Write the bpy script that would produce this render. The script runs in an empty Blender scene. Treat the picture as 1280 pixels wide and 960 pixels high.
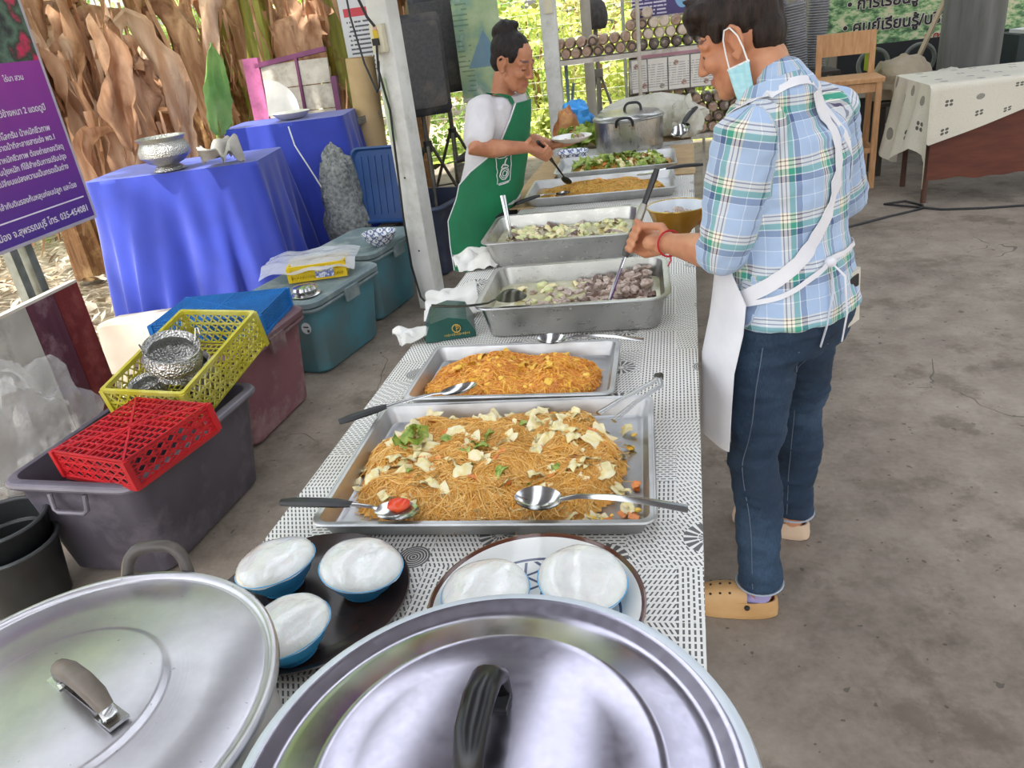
import bpy, bmesh, math, random
from mathutils import Vector, Matrix, Euler, noise as mnoise
random.seed(7)
PI = math.pi
SC = bpy.context.scene
COL = SC.collection

# ------------------------------------------------------------------ camera
cam_d = bpy.data.cameras.new('camera')
cam_d.sensor_width = 36.0
cam_d.lens = 950.0 / 1280.0 * 36.0
cam_d.clip_start = 0.02
cam = bpy.data.objects.new('camera', cam_d)
COL.objects.link(cam)
_r = Vector((0.9820, 0.1492, -0.1180)); _f = Vector((-0.1853, 0.8836, -0.4300))
_f.normalize(); _r = (_r - _f * _r.dot(_f)).normalized(); _u = _r.cross(_f)
_m = Matrix((( _r.x, _u.x, -_f.x), (_r.y, _u.y, -_f.y), (_r.z, _u.z, -_f.z))).to_4x4()
cam.matrix_world = Matrix.Translation((0, 0, 1.58)) @ _m
SC.camera = cam

# ------------------------------------------------------------------ light
world = bpy.data.worlds.new('world'); SC.world = world; world.use_nodes = True
wn = world.node_tree
bg = wn.nodes['Background']
sky = wn.nodes.new('ShaderNodeTexSky'); sky.sky_type = 'NISHITA'
sky.sun_disc = False; sky.sun_elevation = math.radians(58); sky.sun_rotation = math.radians(190)
sky.air_density = 1.3; sky.dust_density = 4.0; sky.ozone_density = 1.0
hsv = wn.nodes.new('ShaderNodeHueSaturation'); hsv.inputs['Saturation'].default_value = 0.45
wn.links.new(sky.outputs[0], hsv.inputs['Color'])
wn.links.new(hsv.outputs[0], bg.inputs[0])
bg.inputs[1].default_value = 0.42
sun_d = bpy.data.lights.new('sun', 'SUN'); sun_d.energy = 7.5; sun_d.angle = math.radians(1.5)
sun_d.color = (1.0, 0.95, 0.86)
sun = bpy.data.objects.new('sun', sun_d); COL.objects.link(sun)
sun.rotation_euler = Vector((0.12, 0.30, -0.95)).to_track_quat('-Z', 'Y').to_euler()
vs = SC.view_settings
vs.view_transform = 'Standard'; vs.look = 'None'; vs.gamma = 1.0; vs.use_curve_mapping = False
vs.exposure = 0.15

# ------------------------------------------------------------------ node helpers
def lin(h):
    if not isinstance(h, str): return tuple(h[:3])
    h = h.lstrip('#'); o = []
    for i in (0, 2, 4):
        c = int(h[i:i+2], 16) / 255.0
        o.append(c / 12.92 if c <= 0.04045 else ((c + 0.055) / 1.055) ** 2.4)
    return tuple(o)

class NX:
    """a socket with arithmetic"""
    def __init__(s, nt, k): s.nt, s.k = nt, k
    def _m(s, op, *a):
        n = s.nt.nodes.new('ShaderNodeMath'); n.operation = op
        for i, x in enumerate((s,) + a):
            if isinstance(x, NX): s.nt.links.new(x.k, n.inputs[i])
            else: n.inputs[i].default_value = x
        return NX(s.nt, n.outputs[0])
    def __add__(s, o): return s._m('ADD', o)
    __radd__ = __add__
    def __mul__(s, o): return s._m('MULTIPLY', o)
    __rmul__ = __mul__
    def __sub__(s, o): return s._m('SUBTRACT', o)
    def __rsub__(s, o): return (s * -1.0) + o
    def __truediv__(s, o): return s._m('DIVIDE', o)
    def lt(s, o): return s._m('LESS_THAN', o)
    def gt(s, o): return s._m('GREATER_THAN', o)
    def fl(s): return s._m('FLOOR')
    def fr(s): return s._m('FRACT')
    def ab(s): return s._m('ABSOLUTE')
    def sin(s): return s._m('SINE')
    def mx(s, o): return s._m('MAXIMUM', o)
    def mn(s, o): return s._m('MINIMUM', o)
    def sq(s): return s._m('SQRT')
    def at2(s, o): return s._m('ARCTAN2', o)
    def inr(s, a, b): return s.gt(a) * s.lt(b)

class Mt:
    def __init__(s, name):
        s.m = bpy.data.materials.new(name); s.m.use_nodes = True
        s.nt = s.m.node_tree; s.b = s.nt.nodes['Principled BSDF']
        s.out = s.nt.nodes['Material Output']
    def node(s, t, **kw):
        n = s.nt.nodes.new(t)
        for k, v in kw.items(): setattr(n, k, v)
        return n
    def coord(s, kind='Object'):
        n = s.node('ShaderNodeTexCoord'); return n.outputs[kind]
    def uv(s, name):
        n = s.node('ShaderNodeUVMap'); n.uv_map = name; return n.outputs[0]
    def attr(s, name, out='Fac'):
        n = s.node('ShaderNodeAttribute'); n.attribute_name = name; return NX(s.nt, n.outputs[out])
    def sep(s, sock):
        n = s.node('ShaderNodeSeparateXYZ'); s.nt.links.new(sock, n.inputs[0])
        return [NX(s.nt, o) for o in n.outputs]
    def comb(s, x, y, z=0.0):
        n = s.node('ShaderNodeCombineXYZ')
        for i, q in enumerate((x, y, z)):
            if isinstance(q, NX): s.nt.links.new(q.k, n.inputs[i])
            else: n.inputs[i].default_value = q
        return n.outputs[0]
    def noise(s, sock, scale, detail=3.0, rough=.55, stretch=None):
        if stretch:
            mp = s.node('ShaderNodeMapping'); mp.inputs['Scale'].default_value = stretch
            s.nt.links.new(sock, mp.inputs[0]); sock = mp.outputs[0]
        n = s.node('ShaderNodeTexNoise'); n.inputs['Scale'].default_value = scale
        n.inputs['Detail'].default_value = detail; n.inputs['Roughness'].default_value = rough
        s.nt.links.new(sock, n.inputs['Vector']); return NX(s.nt, n.outputs['Fac'])
    def white(s, sock):
        n = s.node('ShaderNodeTexWhiteNoise'); s.nt.links.new(sock, n.inputs[0]); return NX(s.nt, n.outputs['Value'])
    def ramp(s, fac, stops):
        n = s.node('ShaderNodeValToRGB'); r = n.color_ramp
        while len(r.elements) < len(stops): r.elements.new(0.5)
        for e, (p, c) in zip(r.elements, stops): e.position = p; e.color = (*lin(c), 1)
        s.nt.links.new(fac.k, n.inputs[0]); return n.outputs[0]
    def mix(s, fac, a, b):
        n = s.node('ShaderNodeMix'); n.data_type = 'RGBA'
        for q, i in ((a, 6), (b, 7)):
            if isinstance(q, (str, tuple)): n.inputs[i].default_value = (*lin(q), 1)
            else: s.nt.links.new(q, n.inputs[i])
        if isinstance(fac, NX): s.nt.links.new(fac.k, n.inputs[0])
        else: n.inputs[0].default_value = fac
        return n.outputs[2]
    def set(s, **kw):
        for k, v in kw.items():
            i = s.b.inputs[k.replace('_', ' ')]
            if isinstance(v, NX): s.nt.links.new(v.k, i)
            elif isinstance(v, bpy.types.NodeSocket): s.nt.links.new(v, i)
            elif isinstance(v, str): i.default_value = (*lin(v), 1)
            else: i.default_value = v
        return s
    def bump(s, h, strength=.3, dist=.01):
        n = s.node('ShaderNodeBump'); n.inputs['Strength'].default_value = strength
        n.inputs['Distance'].default_value = dist
        s.nt.links.new(h.k, n.inputs['Height']); s.nt.links.new(n.outputs[0], s.b.inputs['Normal']); return s

MATS = {}
def mat(name, col, rough=.5, metal=0., col2=None, vs=6., bump=0., bs=40., dirt=None, ds=3., stretch=None, transl=0., bdist=.005, lo=.35, hi=.65, **kw):
    """plain procedural material: two noise-blended tones, optional dirt, fine relief"""
    if name in MATS: return MATS[name]
    t = Mt(name); o = t.coord()
    if col2 is None:
        a = lin(col); col2 = tuple(min(1, x * 0.8) for x in a)
    nz = t.noise(o, vs, 4, stretch=stretch)
    c = t.ramp(nz, [(lo, col), (hi, col2)])
    if dirt:
        dn = t.noise(o, ds, 6, .65)
        c = t.mix(((dn - .5) * 5.).mx(0.).mn(.75), c, dirt)
    t.set(Base_Color=c, Roughness=rough, Metallic=metal)
    for k, v in kw.items(): t.set(**{k: v})
    if bump: t.bump(t.noise(o, bs, 4, stretch=stretch), bump, bdist)
    if transl:
        tr = t.node('ShaderNodeBsdfTranslucent'); t.nt.links.new(c, tr.inputs[0])
        mx = t.node('ShaderNodeMixShader'); mx.inputs[0].default_value = transl
        t.nt.links.new(t.b.outputs[0], mx.inputs[1]); t.nt.links.new(tr.outputs[0], mx.inputs[2])
        t.nt.links.new(mx.outputs[0], t.out.inputs[0])
    MATS[name] = t.m
    return t.m

# ------------------------------------------------------------------ mesh helpers
class MB:
    def __init__(s): s.v, s.f, s.a = [], [], []
    def add(s, vs_, fs, att=0.):
        n = len(s.v); s.v += [tuple(p) for p in vs_]; s.f += [tuple(i + n for i in f) for f in fs]
        s.a += [att] * len(vs_); return s
    def box(s, c, d, rot=None, att=0.):
        m = Matrix.Identity(3) if rot is None else (rot.to_matrix() if isinstance(rot, Euler) else rot)
        vs_ = [Vector(c) + m @ Vector((x * d[0] / 2, y * d[1] / 2, z * d[2] / 2)) for x in (-1, 1) for y in (-1, 1) for z in (-1, 1)]
        return s.add(vs_, [(0, 1, 3, 2), (4, 6, 7, 5), (0, 4, 5, 1), (2, 3, 7, 6), (0, 2, 6, 4), (1, 5, 7, 3)], att)
    def bar(s, a, b, w, h=None, att=0.):
        a, b = Vector(a), Vector(b); h = h or w; d = b - a
        q = d.to_track_quat('X', 'Z').to_matrix()
        return s.box((a + b) / 2, (d.length, w, h), q, att)
    def rings(s, rs, closed=True, cap0=True, cap1=True, att=0.):
        n = len(rs[0]); vs_ = [p for r in rs for p in r]; fs = []
        for i in range(len(rs) - 1):
            for j in range(n if closed else n - 1):
                k = (j + 1) % n
                fs.append((i * n + j, i * n + k, (i + 1) * n + k, (i + 1) * n + j))
        if closed and cap0: fs.append(tuple(range(n - 1, -1, -1)))
        if closed and cap1: fs.append(tuple(range((len(rs) - 1) * n, len(rs) * n)))
        return s.add(vs_, fs, att)
    def tube(s, path, r, n=8, att=0., flat=1., closed=False, up=(0, 0, 1)):
        P = [Vector(p) for p in path]; rs = []
        prev = None
        for i, p in enumerate(P):
            if closed: t = P[(i + 1) % len(P)] - P[i - 1]
            else: t = P[min(i + 1, len(P) - 1)] - P[max(i - 1, 0)]
            t.normalize()
            if prev is None:
                u = Vector(up)
                if abs(u.dot(t)) > .95: u = Vector((1, 0, 0))
            else: u = prev
            u = (u - t * u.dot(t)).normalized(); prev = u
            w = t.cross(u); ri = r[i] if isinstance(r, (list, tuple)) else r
            rs.append([p + (w * math.cos(a) + u * math.sin(a) * flat) * ri for a in (2 * PI * k / n for k in range(n))])
        if closed: rs.append(rs[0]); return s.rings(rs, True, False, False, att)
        return s.rings(rs, True, True, True, att)
    def lathe(s, prof, n=32, c=(0, 0, 0), sx=1., sy=1., cap0=True, cap1=True, att=0.):
        return s.rings([[(c[0] + r * sx * math.cos(2 * PI * k / n), c[1] + r * sy * math.sin(2 * PI * k / n), c[2] + z) for k in range(n)] for r, z in prof], True, cap0, cap1, att)
    def rr(s, prof, k=4, cap0=True, cap1=True, c=(0, 0)):
        """loft of rounded rectangles (z, half x, half y, corner radius)"""
        return s.rings([rrect(z, a, b, r, k, c) for z, a, b, r in prof], True, cap0, cap1)
    def sheet(s, fn, nu, nv, att=0., wrap=False):
        vs_ = [fn(i / (nu - 1), j / (nv - 1)) for i in range(nu) for j in range(nv)]
        fs = [(i * nv + j, (i + 1) * nv + j, (i + 1) * nv + j + 1, i * nv + j + 1) for i in range(nu - 1) for j in range(nv - 1)]
        return s.add(vs_, fs, att)
    def ell(s, c, r, n=10, m=14, rot=None, att=0.):
        R = rot or Matrix.Identity(3); rs = []
        for i in range(1, n):
            t = PI * i / n
            rs.append([Vector(c) + R @ Vector((r[0] * math.sin(t) * math.cos(2 * PI * k / m), r[1] * math.sin(t) * math.sin(2 * PI * k / m), -r[2] * math.cos(t))) for k in range(m)])
        return s.rings(rs, True, True, True, att)
    def mesh(s, name='mesh', smooth=True, ang=40):
        me = bpy.data.meshes.new(name); me.from_pydata(s.v, [], s.f); me.update()
        bm = bmesh.new(); bm.from_mesh(me); bmesh.ops.recalc_face_normals(bm, faces=bm.faces); bm.to_mesh(me); bm.free()
        if smooth:
            for p in me.polygons: p.use_smooth = True
            try: me.set_sharp_from_angle(angle=math.radians(ang))
            except Exception: pass
        if any(s.a):
            at = me.attributes.new('rnd', 'FLOAT', 'POINT'); at.data.foreach_set('value', s.a)
        return me

def rrect(z, a, b, r, k=4, c=(0, 0)):
    o = []; r = min(r, a, b)
    for q, (sx, sy) in enumerate(((1, 1), (-1, 1), (-1, -1), (1, -1))):
        for i in range(k + 1):
            t = PI / 2 * (q + i / k)
            o.append((c[0] + sx * (a - r) + r * math.cos(t), c[1] + sy * (b - r) + r * math.sin(t), z))
    return o

def put(name, me, m=None, parent=None, loc=(0, 0, 0), rot=(0, 0, 0), label=None, cat=None, group=None, kind=None, scale=None):
    if isinstance(me, MB): me = me.mesh(name)
    o = bpy.data.objects.new(name, me); COL.objects.link(o)
    if m is not None and me is not None and not me.materials:
        for q in (m if isinstance(m, (list, tuple)) else [m]): me.materials.append(q)
    o.location = loc; o.rotation_euler = rot
    if scale: o.scale = scale if isinstance(scale, (tuple, list)) else (scale,) * 3
    if parent: o.parent = parent
    if label: o['label'] = label
    if cat: o['category'] = cat
    if group: o['group'] = group
    if kind: o['kind'] = kind
    return o
def thing(name, label, cat, loc=(0, 0, 0), rot=(0, 0, 0), group=None):
    return put(name, None, None, None, loc, rot, label, cat, group)
def clone(o, loc=None, rot=None, label=None, group=None, parent=None):
    c = o.copy(); COL.objects.link(c); c.parent = parent
    if loc is not None: c.location = loc
    if rot is not None: c.rotation_euler = rot
    if label: c['label'] = label
    if group: c['group'] = group
    for ch in list(o.children): clone(ch, parent=c)
    return c
def R(*d): return tuple(math.radians(x) for x in d)
def nz(x, y=0, z=0): return mnoise.noise(Vector((x, y, z)))
def U(a, b): return random.uniform(a, b)

def text_mesh(body, size, m, align='LEFT', shear=0., bold=0.):
    cu = bpy.data.curves.new('lettering', 'FONT'); cu.body = body; cu.size = size
    cu.align_x = align; cu.shear = shear; cu.offset = bold; cu.resolution_u = 3
    o = bpy.data.objects.new('lettering_tmp', cu); COL.objects.link(o)
    dg = bpy.context.evaluated_depsgraph_get()
    me = bpy.data.meshes.new_from_object(o.evaluated_get(dg)); bpy.data.objects.remove(o)
    me.materials.clear(); me.materials.append(m); return me

def blob(mb, voxel, smooth=3, fac=.5, extra=None, name='blob'):
    """fuse overlapping closed shells into one continuous skin"""
    me = bpy.data.meshes.new(name); me.from_pydata(mb.v, [], mb.f); me.update()
    bm = bmesh.new(); bm.from_mesh(me); bmesh.ops.recalc_face_normals(bm, faces=bm.faces); bm.to_mesh(me); bm.free()
    o = bpy.data.objects.new('blob_tmp', me); COL.objects.link(o)
    r = o.modifiers.new('r', 'REMESH'); r.mode = 'VOXEL'; r.voxel_size = voxel; r.use_smooth_shade = True
    if smooth:
        s = o.modifiers.new('s', 'SMOOTH'); s.iterations = smooth; s.factor = fac
    dg = bpy.context.evaluated_depsgraph_get()
    out = bpy.data.meshes.new_from_object(o.evaluated_get(dg)); out.name = name
    bpy.data.objects.remove(o); bpy.data.meshes.remove(me)
    for p in out.polygons: p.use_smooth = True
    return out

def uvset(me, uvs):
    l = me.uv_layers.new(name='UVMap')
    for lp in me.loops: l.data[lp.index].uv = uvs[lp.vertex_index]
    return me

# ================================================================== SETTING
def concrete():
    t = Mt('concrete'); o = t.coord()
    a = t.noise(o, 1.1, 6, .6); b = t.noise(o, 7, 5, .6); c = t.noise(o, 45, 3, .6)
    col = t.ramp(a * .55 + b * .3 + c * .15, [(.34, '#5f554a'), (.47, '#83776a'), (.58, '#988c7e'), (.7, '#aca091')])
    st = t.noise(o, 2.3, 6, .7)
    col = t.mix(((st - .54) * 7.).mx(0.).mn(.6), col, '#5f5446')
    v = t.node('ShaderNodeTexVoronoi'); v.feature = 'DISTANCE_TO_EDGE'; v.inputs['Scale'].default_value = .55
    w = t.node('ShaderNodeMixRGB'); w.blend_type = 'ADD'; w.inputs[0].default_value = .35
    nn = t.node('ShaderNodeTexNoise'); nn.inputs['Scale'].default_value = 3.; t.nt.links.new(o, nn.inputs[0])
    t.nt.links.new(o, w.inputs[1]); t.nt.links.new(nn.outputs[1], w.inputs[2]); t.nt.links.new(w.outputs[0], v.inputs[0])
    crack = NX(t.nt, v.outputs[0]).lt(.0016) * a.gt(.56)
    col = t.mix(crack * .65, col, '#3b352e')
    sp = t.noise(o, 26, 2, .5); col = t.mix(sp.gt(.70) * .6, col, '#3f382f')
    t.set(Base_Color=col, Roughness=.78); t.bump(c * .5 + b, .25, .004); return t.m
floor = put('floor', MB().box((1.9, 3.3, -.05), (9.0, 13.0, .1)), concrete(), kind='structure')

gm = mat('litter_ground', '#b9ab93', .95, col2='#7d6c55', vs=9, bump=.6, bs=30, dirt='#d8cdb8', ds=20)
g = MB(); g.sheet(lambda a, b: (-16 + 32 * a, -6 + 36 * b, -.09 + .05 * nz(a * 30, b * 30)), 60, 60)
put('ground', g, gm, kind='structure')
gg = mat('garden_grass', '#a9b552', .9, col2='#6f8a34', vs=3, bump=.8, bs=60, dirt='#d9d58c', ds=2)
g = MB(); g.sheet(lambda a, b: (-3.0 + 13 * a, 9.85 + 12 * b, -.02 + .5 * b * b + .06 * nz(a * 20, b * 20)), 40, 40)
put('garden_ground', g, gg, kind='structure')

# roof over the shed: corrugated sheets, clear strips among them added for light, on beams (above the view)
rm = mat('roof_sheet', '#898a93', .55, col2='#7b7c85', vs=2, transl=.08)
rt = mat('added_skylight', '#e6edf8', .4, col2='#dbe3ef', vs=2, transl=.7)  # unseen strips added for top light and bright reflections in the lids
roof = put('ceiling', MB().box((1.95, 8.62, 3.16), (9.4, .04, .06)), rm, kind='structure')
sx_ = -2.75
for k in range(16):
    w_ = .6; clear = k in (1, 4, 7, 10, 13)
    g = MB(); g.sheet(lambda a, b: (sx_ + w_ * a, -3.2 + 11.8 * b, 3.0 + .037 * (sx_ + w_ * a + 2.75) + .018 * math.sin(a * 8 * 2 * PI)), 65, 2)
    put('roof_sheet', g, rt if clear else rm, roof); sx_ += w_ * .985
bmx = mat('roof_beam', '#8f8b84', .6)
for i, x in enumerate((-2.6, 0.4, 3.4, 6.4)):
    put('trim_%d' % (i + 1), MB().box((x, 2.7, 2.9 + .035 * (x + 2.6)), (.08, 11.6, .1)), bmx, kind='structure')

# ================================================================== LONG TABLE
def cloth_mat(name, s=1., base='#e9e7e0', ink='#2c2b2c', flower=False):
    t = Mt(name); u, v, _ = t.sep(t.uv('UVMap'))
    if s != 1.: u = u / s; v = v / s
    if not flower:
        h = t.white(t.comb((u / .085).fl(), (v / .125).fl(), 3.))
        h2 = t.white(t.comb((u / .085).fl(), (v / .125).fl(), 8.))
        sl = h.gt(.45) * .5 - h.gt(.72) * 1.0
        uu = u + v * sl
        ru = uu / .0082
        rv = v / .0135 + t.white(t.comb(ru.fl(), 1., 2.)) * (h2.gt(.4))
        d1 = ru.fr().inr(.28, .68) * rv.fr().lt(.7)
        ru2 = v / .0082; rv2 = u / .0135 + ru2.fl() * .5
        d2 = ru2.fr().inr(.28, .68) * rv2.fr().lt(.7)
        sw = h2.gt(.8); dash = d2 * sw + d1 * (1. - sw)
    else:
        dash = t.noise(t.comb(u, v), 120, 2).gt(.62) * .18
    G = .19
    cu, cv = (u / G).fl(), (v / G).fl()
    j1 = t.white(t.comb(cu, cv, 1.)) - .5; j2 = t.white(t.comb(cu, cv, 5.)) - .5; j3 = t.white(t.comb(cu, cv, 9.))
    x = (u / G).fr() - .5 - j1 * .45; y = (v / G).fr() - .5 - j2 * .45
    d = (x * x + y * y).sq() * G; an = y.at2(x)
    rad = (.027 + j3 * .014)
    ins = d.lt(rad) * t.white(t.comb(cu, cv, 13.)).lt(.92)
    spokes = ((an * 14.).sin()).gt(-.35) * d.gt(.008) * (1. - d.inr(.0155, .017))
    ringsm = (d / .0052).fr().lt(.72)
    if flower:
        q = (x.ab() * G - .013); r = (y.ab() * G - .013); dd = (q * q + r * r).sq()
        fl = dd.lt(.0105)
        pick = j3.gt(.5); mot = fl * pick + ringsm * d.lt(.026) * (1. - pick)
        fac = mot.mx(dash)
    else:
        pick = j3.gt(.45); mot = spokes * pick + ringsm * (1. - pick)
        fac = dash * (1. - ins) + ins * mot
    o = t.coord(); st = t.noise(o, 3, 5)
    bc = t.mix(((st - .5) * 3.).mx(0.).mn(.4), base, '#c4bcae')
    col = t.mix(fac.mn(1.) * .9, bc, ink)
    t.set(Base_Color=col, Roughness=.42); t.bump(t.noise(o, 60, 3), .15, .003); return t.m
CL = cloth_mat('dash_print_cloth')

TZ = .75
def tx(y, side): return (-.775 + .04 * y) if side < 0 else (.002 + .055 * y)
def long_table(y0, y1, lab, dl=0., dr=0., z=TZ, hang=.2):
    t = thing('buffet_table', lab, 'table')
    wood = mat('table_wood', '#8a6a48', .6, stretch=(1, 8, 8), vs=8)
    steel = mat('table_steel', '#7d7c78', .4, .8)
    xl, xr = (tx(y0, -1) + dl, tx(y1, -1) + dl), (tx(y0, 1) + dr, tx(y1, 1) + dr)
    b = MB(); b.add([(xl[0], y0, z - .035), (xr[0], y0, z - .035), (xr[1], y1, z - .035), (xl[1], y1, z - .035), (xl[0], y0, z - .006), (xr[0], y0, z - .006), (xr[1], y1, z - .006), (xl[1], y1, z - .006)],
        [(0, 1, 2, 3), (4, 5, 6, 7), (0, 1, 5, 4), (1, 2, 6, 5), (2, 3, 7, 6), (3, 0, 4, 7)])
    put('tabletop', b, wood, t)
    for yy, k in ((y0 + .12, 0), (y1 - .12, 1)):
        for sx, xx in ((1, xl[k] + .14), (-1, xr[k] - .14)):
            put('leg', MB().tube([(xx, yy, 0), (xx, yy, z - .035)], .016, 10), steel, t)
    return t
long_table(.12, 3.38, 'long table under the black and white cloth with the noodle trays')
long_table(3.42, 5.75, 'far folding table carrying the stock pot and last two trays', .03, 0.)

def drape(name, y0, y1, lab, hang_l, hang_r, dl=0., dr=0., z=TZ, nv=90):
    prof = []   # (offset kind, a)
    nl, nt, nr = 8, 14, 10
    me = MB(); uvs = []
    def fn(a, b):
        y = y0 + (y1 - y0) * b
        xl, xr = tx(y, -1) + dl - .008, tx(y, 1) + dr + .008
        i = a * (nl + nt + nr)
        if i < nl:
            h = hang_l * (1 - i / nl); wv = .012 * math.sin(y * 23) * h / .2
            p = (xl - .004 + wv + .02 * h, y, z - h); u = -h
        elif i <= nl + nt:
            k = (i - nl) / nt; p = (xl + (xr - xl) * k, y, z + .0015 * nz(k * 6, y * 5)); u = (xr - xl) * k
        else:
            h = hang_r * (i - nl - nt) / nr; wv = .012 * math.sin(y * 19 + 2 * nz(y * 2)) * h / .2
            p = (xr + .006 + wv - .28 * h, y, z - .004 - h); u = (xr - xl) + h
        uvs.append((u, y)); return p
    me.sheet(fn, nl + nt + nr + 1, nv)
    m = uvset(me.mesh(name), uvs)
    return put(name, m, CL, label=lab, cat='tablecloth')
drape('tablecloth', .1, 3.40, 'white cloth with black dash print on the near long table', .1, .22)
drape('tablecloth', 3.41, 5.2, 'same dash-print cloth showing on the far table past the pans', .06, .06, .03, 0., TZ)

# ------------------------------------------------------------------ metals
def brushed(name, col='#c9c9c6', rough=.32, scr=.12, stretch=(1, 14, 1), col2='#a9a9a6'):
    t = Mt(name); o = t.coord()
    n = t.noise(o, 30, 4, .6, stretch); l = t.noise(o, 5, 4)
    t.set(Base_Color=t.ramp(l, [(.35, col), (.7, col2)]), Metallic=1., Roughness=(n - .5) * scr * 2 + rough)
    t.bump(n, .015, .001); return t.m
ALU = brushed('tray_aluminium', '#d6d7d8', .42, .1); STEEL = brushed('pan_steel', '#c4c3bf', .3); CHROME = brushed('spoon_steel', '#dcdcda', .16, .05)
POTAL = brushed('pot_aluminium', '#d8d4cf', .42, .14, (6, 6, 1), '#c0bcb8'); LIDST = brushed('lid_mirror', '#b4b0bc', .2, .08, (3, 3, 1), '#a29eac')
BLKP = mat('black_plastic', '#1b1b1d', .38, col2='#2a2a2c', vs=30)

def tray(name, lab, x0, x1, y0, y1, z, h, flare=.018, m=ALU, lip=.008, rad=.02, cat='tray', floorh=.002):
    cx, cy, a, b = (x0 + x1) / 2, (y0 + y1) / 2, (x1 - x0) / 2, (y1 - y0) / 2
    t = thing(name, lab, cat, (cx, cy, z))
    w = .0022
    o = MB().rr([(0, a - flare - rad * .3, b - flare - rad * .3, rad), (.004, a - flare, b - flare, rad), (h - .004, a - lip, b - lip, rad), (h - .004, a, b, rad + lip * .5), (h, a, b, rad + lip * .5), (h, a - lip - w, b - lip - w, rad),
        (floorh + .004, a - flare - w, b - flare - w, rad), (floorh + .001, a - flare - rad * .3 - w, b - flare - rad * .3 - w, rad)], 5)
    put('tray_body' if h < .07 else 'pan_body', o, m, t)
    rim = MB().tube([(p[0], p[1], p[2]) for p in rrect(h - .002, a - .001, b - .001, rad + lip * .5, 5)], .0036, 6, closed=True)
    put('rolled_rim', rim, m, t)
    return t
TR1 = tray('serving_tray', 'largest aluminium tray, nearest, heaped with glass noodles and cabbage', -.633, -.008, 1.06, 1.53, TZ + .002, .042, .02)
TR2 = tray('serving_tray', 'smaller aluminium tray of orange noodles with egg, behind the largest tray', -.597, -.09, 1.555, 1.87, TZ + .002, .04, .02)
TR2.rotation_euler = R(0, 0, -1.6)
PN2 = tray('deep_pan', 'deep steel pan of pale stew being stirred with a long spatula', -.505, .052, 1.985, 2.385, TZ + .002, .1, .03, STEEL, .014, .045, 'pan')
PN1 = tray('deep_pan', 'deep steel pan of stew behind the stirred one, spoon standing in it', -.615, -.03, 2.67, 3.10, TZ + .002, .1, .03, STEEL, .014, .045, 'pan')
TR3 = tray('serving_tray', 'far tray of thin yellow noodles behind the two deep pans', -.585, .135, 3.62, 4.06, TZ + .002, .045, .02)
TR4 = tray('serving_tray', 'farthest tray, heaped with green vegetable stir-fry before the stock pot', -.5, .16, 4.2, 4.66, TZ + .002, .045, .02)

# ------------------------------------------------------------------ food
def food_mat(name, stops, rough=.38, bump=.2, sss=.0):
    t = Mt(name); o = t.coord(); a = t.attr('rnd'); n = t.noise(o, 26, 4)
    f = a * .75 + n * .5 - .06
    t.set(Base_Color=t.ramp(f, stops), Roughness=rough, Specular_IOR_Level=.6)
    if bump: t.bump(t.noise(o, 160, 3), bump, .003)
    return t.m
NOOD = food_mat('glass_noodle', [(.1, '#b87420'), (.4, '#da9a38'), (.7, '#e9b456'), (.95, '#f5d288')], .3)
NOOD2 = food_mat('egg_noodle', [(.1, '#a8571a'), (.4, '#d98628'), (.7, '#e9a444'), (.95, '#f7c44e')], .36)
NOOD3 = food_mat('thin_noodle', [(.1, '#8f5c1e'), (.4, '#c28a34'), (.7, '#d9a74a'), (.95, '#b6a24a')], .4)
CABB = food_mat('cabbage', [(.1, '#d9bf74'), (.5, '#eadb9c'), (.9, '#f3e8c2')], .3)
CABG = food_mat('green_leaf', [(.1, '#456b22'), (.5, '#7d9838'), (.9, '#b3c05c')], .35)
CARR = food_mat('carrot', [(.1, '#e2762c'), (.9, '#f09a52')], .3)
TOMA = mat('tomato', '#d8301c', .2, col2='#e5582c', vs=20)
EGGM = food_mat('egg_bit', [(.1, '#f2b528'), (.9, '#fbd35e')], .35)
MEAT = food_mat('stewed_meat', [(.1, '#8a7266'), (.5, '#b59e8f'), (.9, '#d8cabd')], .25, .3)
MEATD = food_mat('dark_meat', [(.1, '#5a463e'), (.9, '#8d7466')], .25, .3)
POTATO = food_mat('pale_gourd', [(.1, '#c7cd82'), (.9, '#e6e6b0')], .35)

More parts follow.
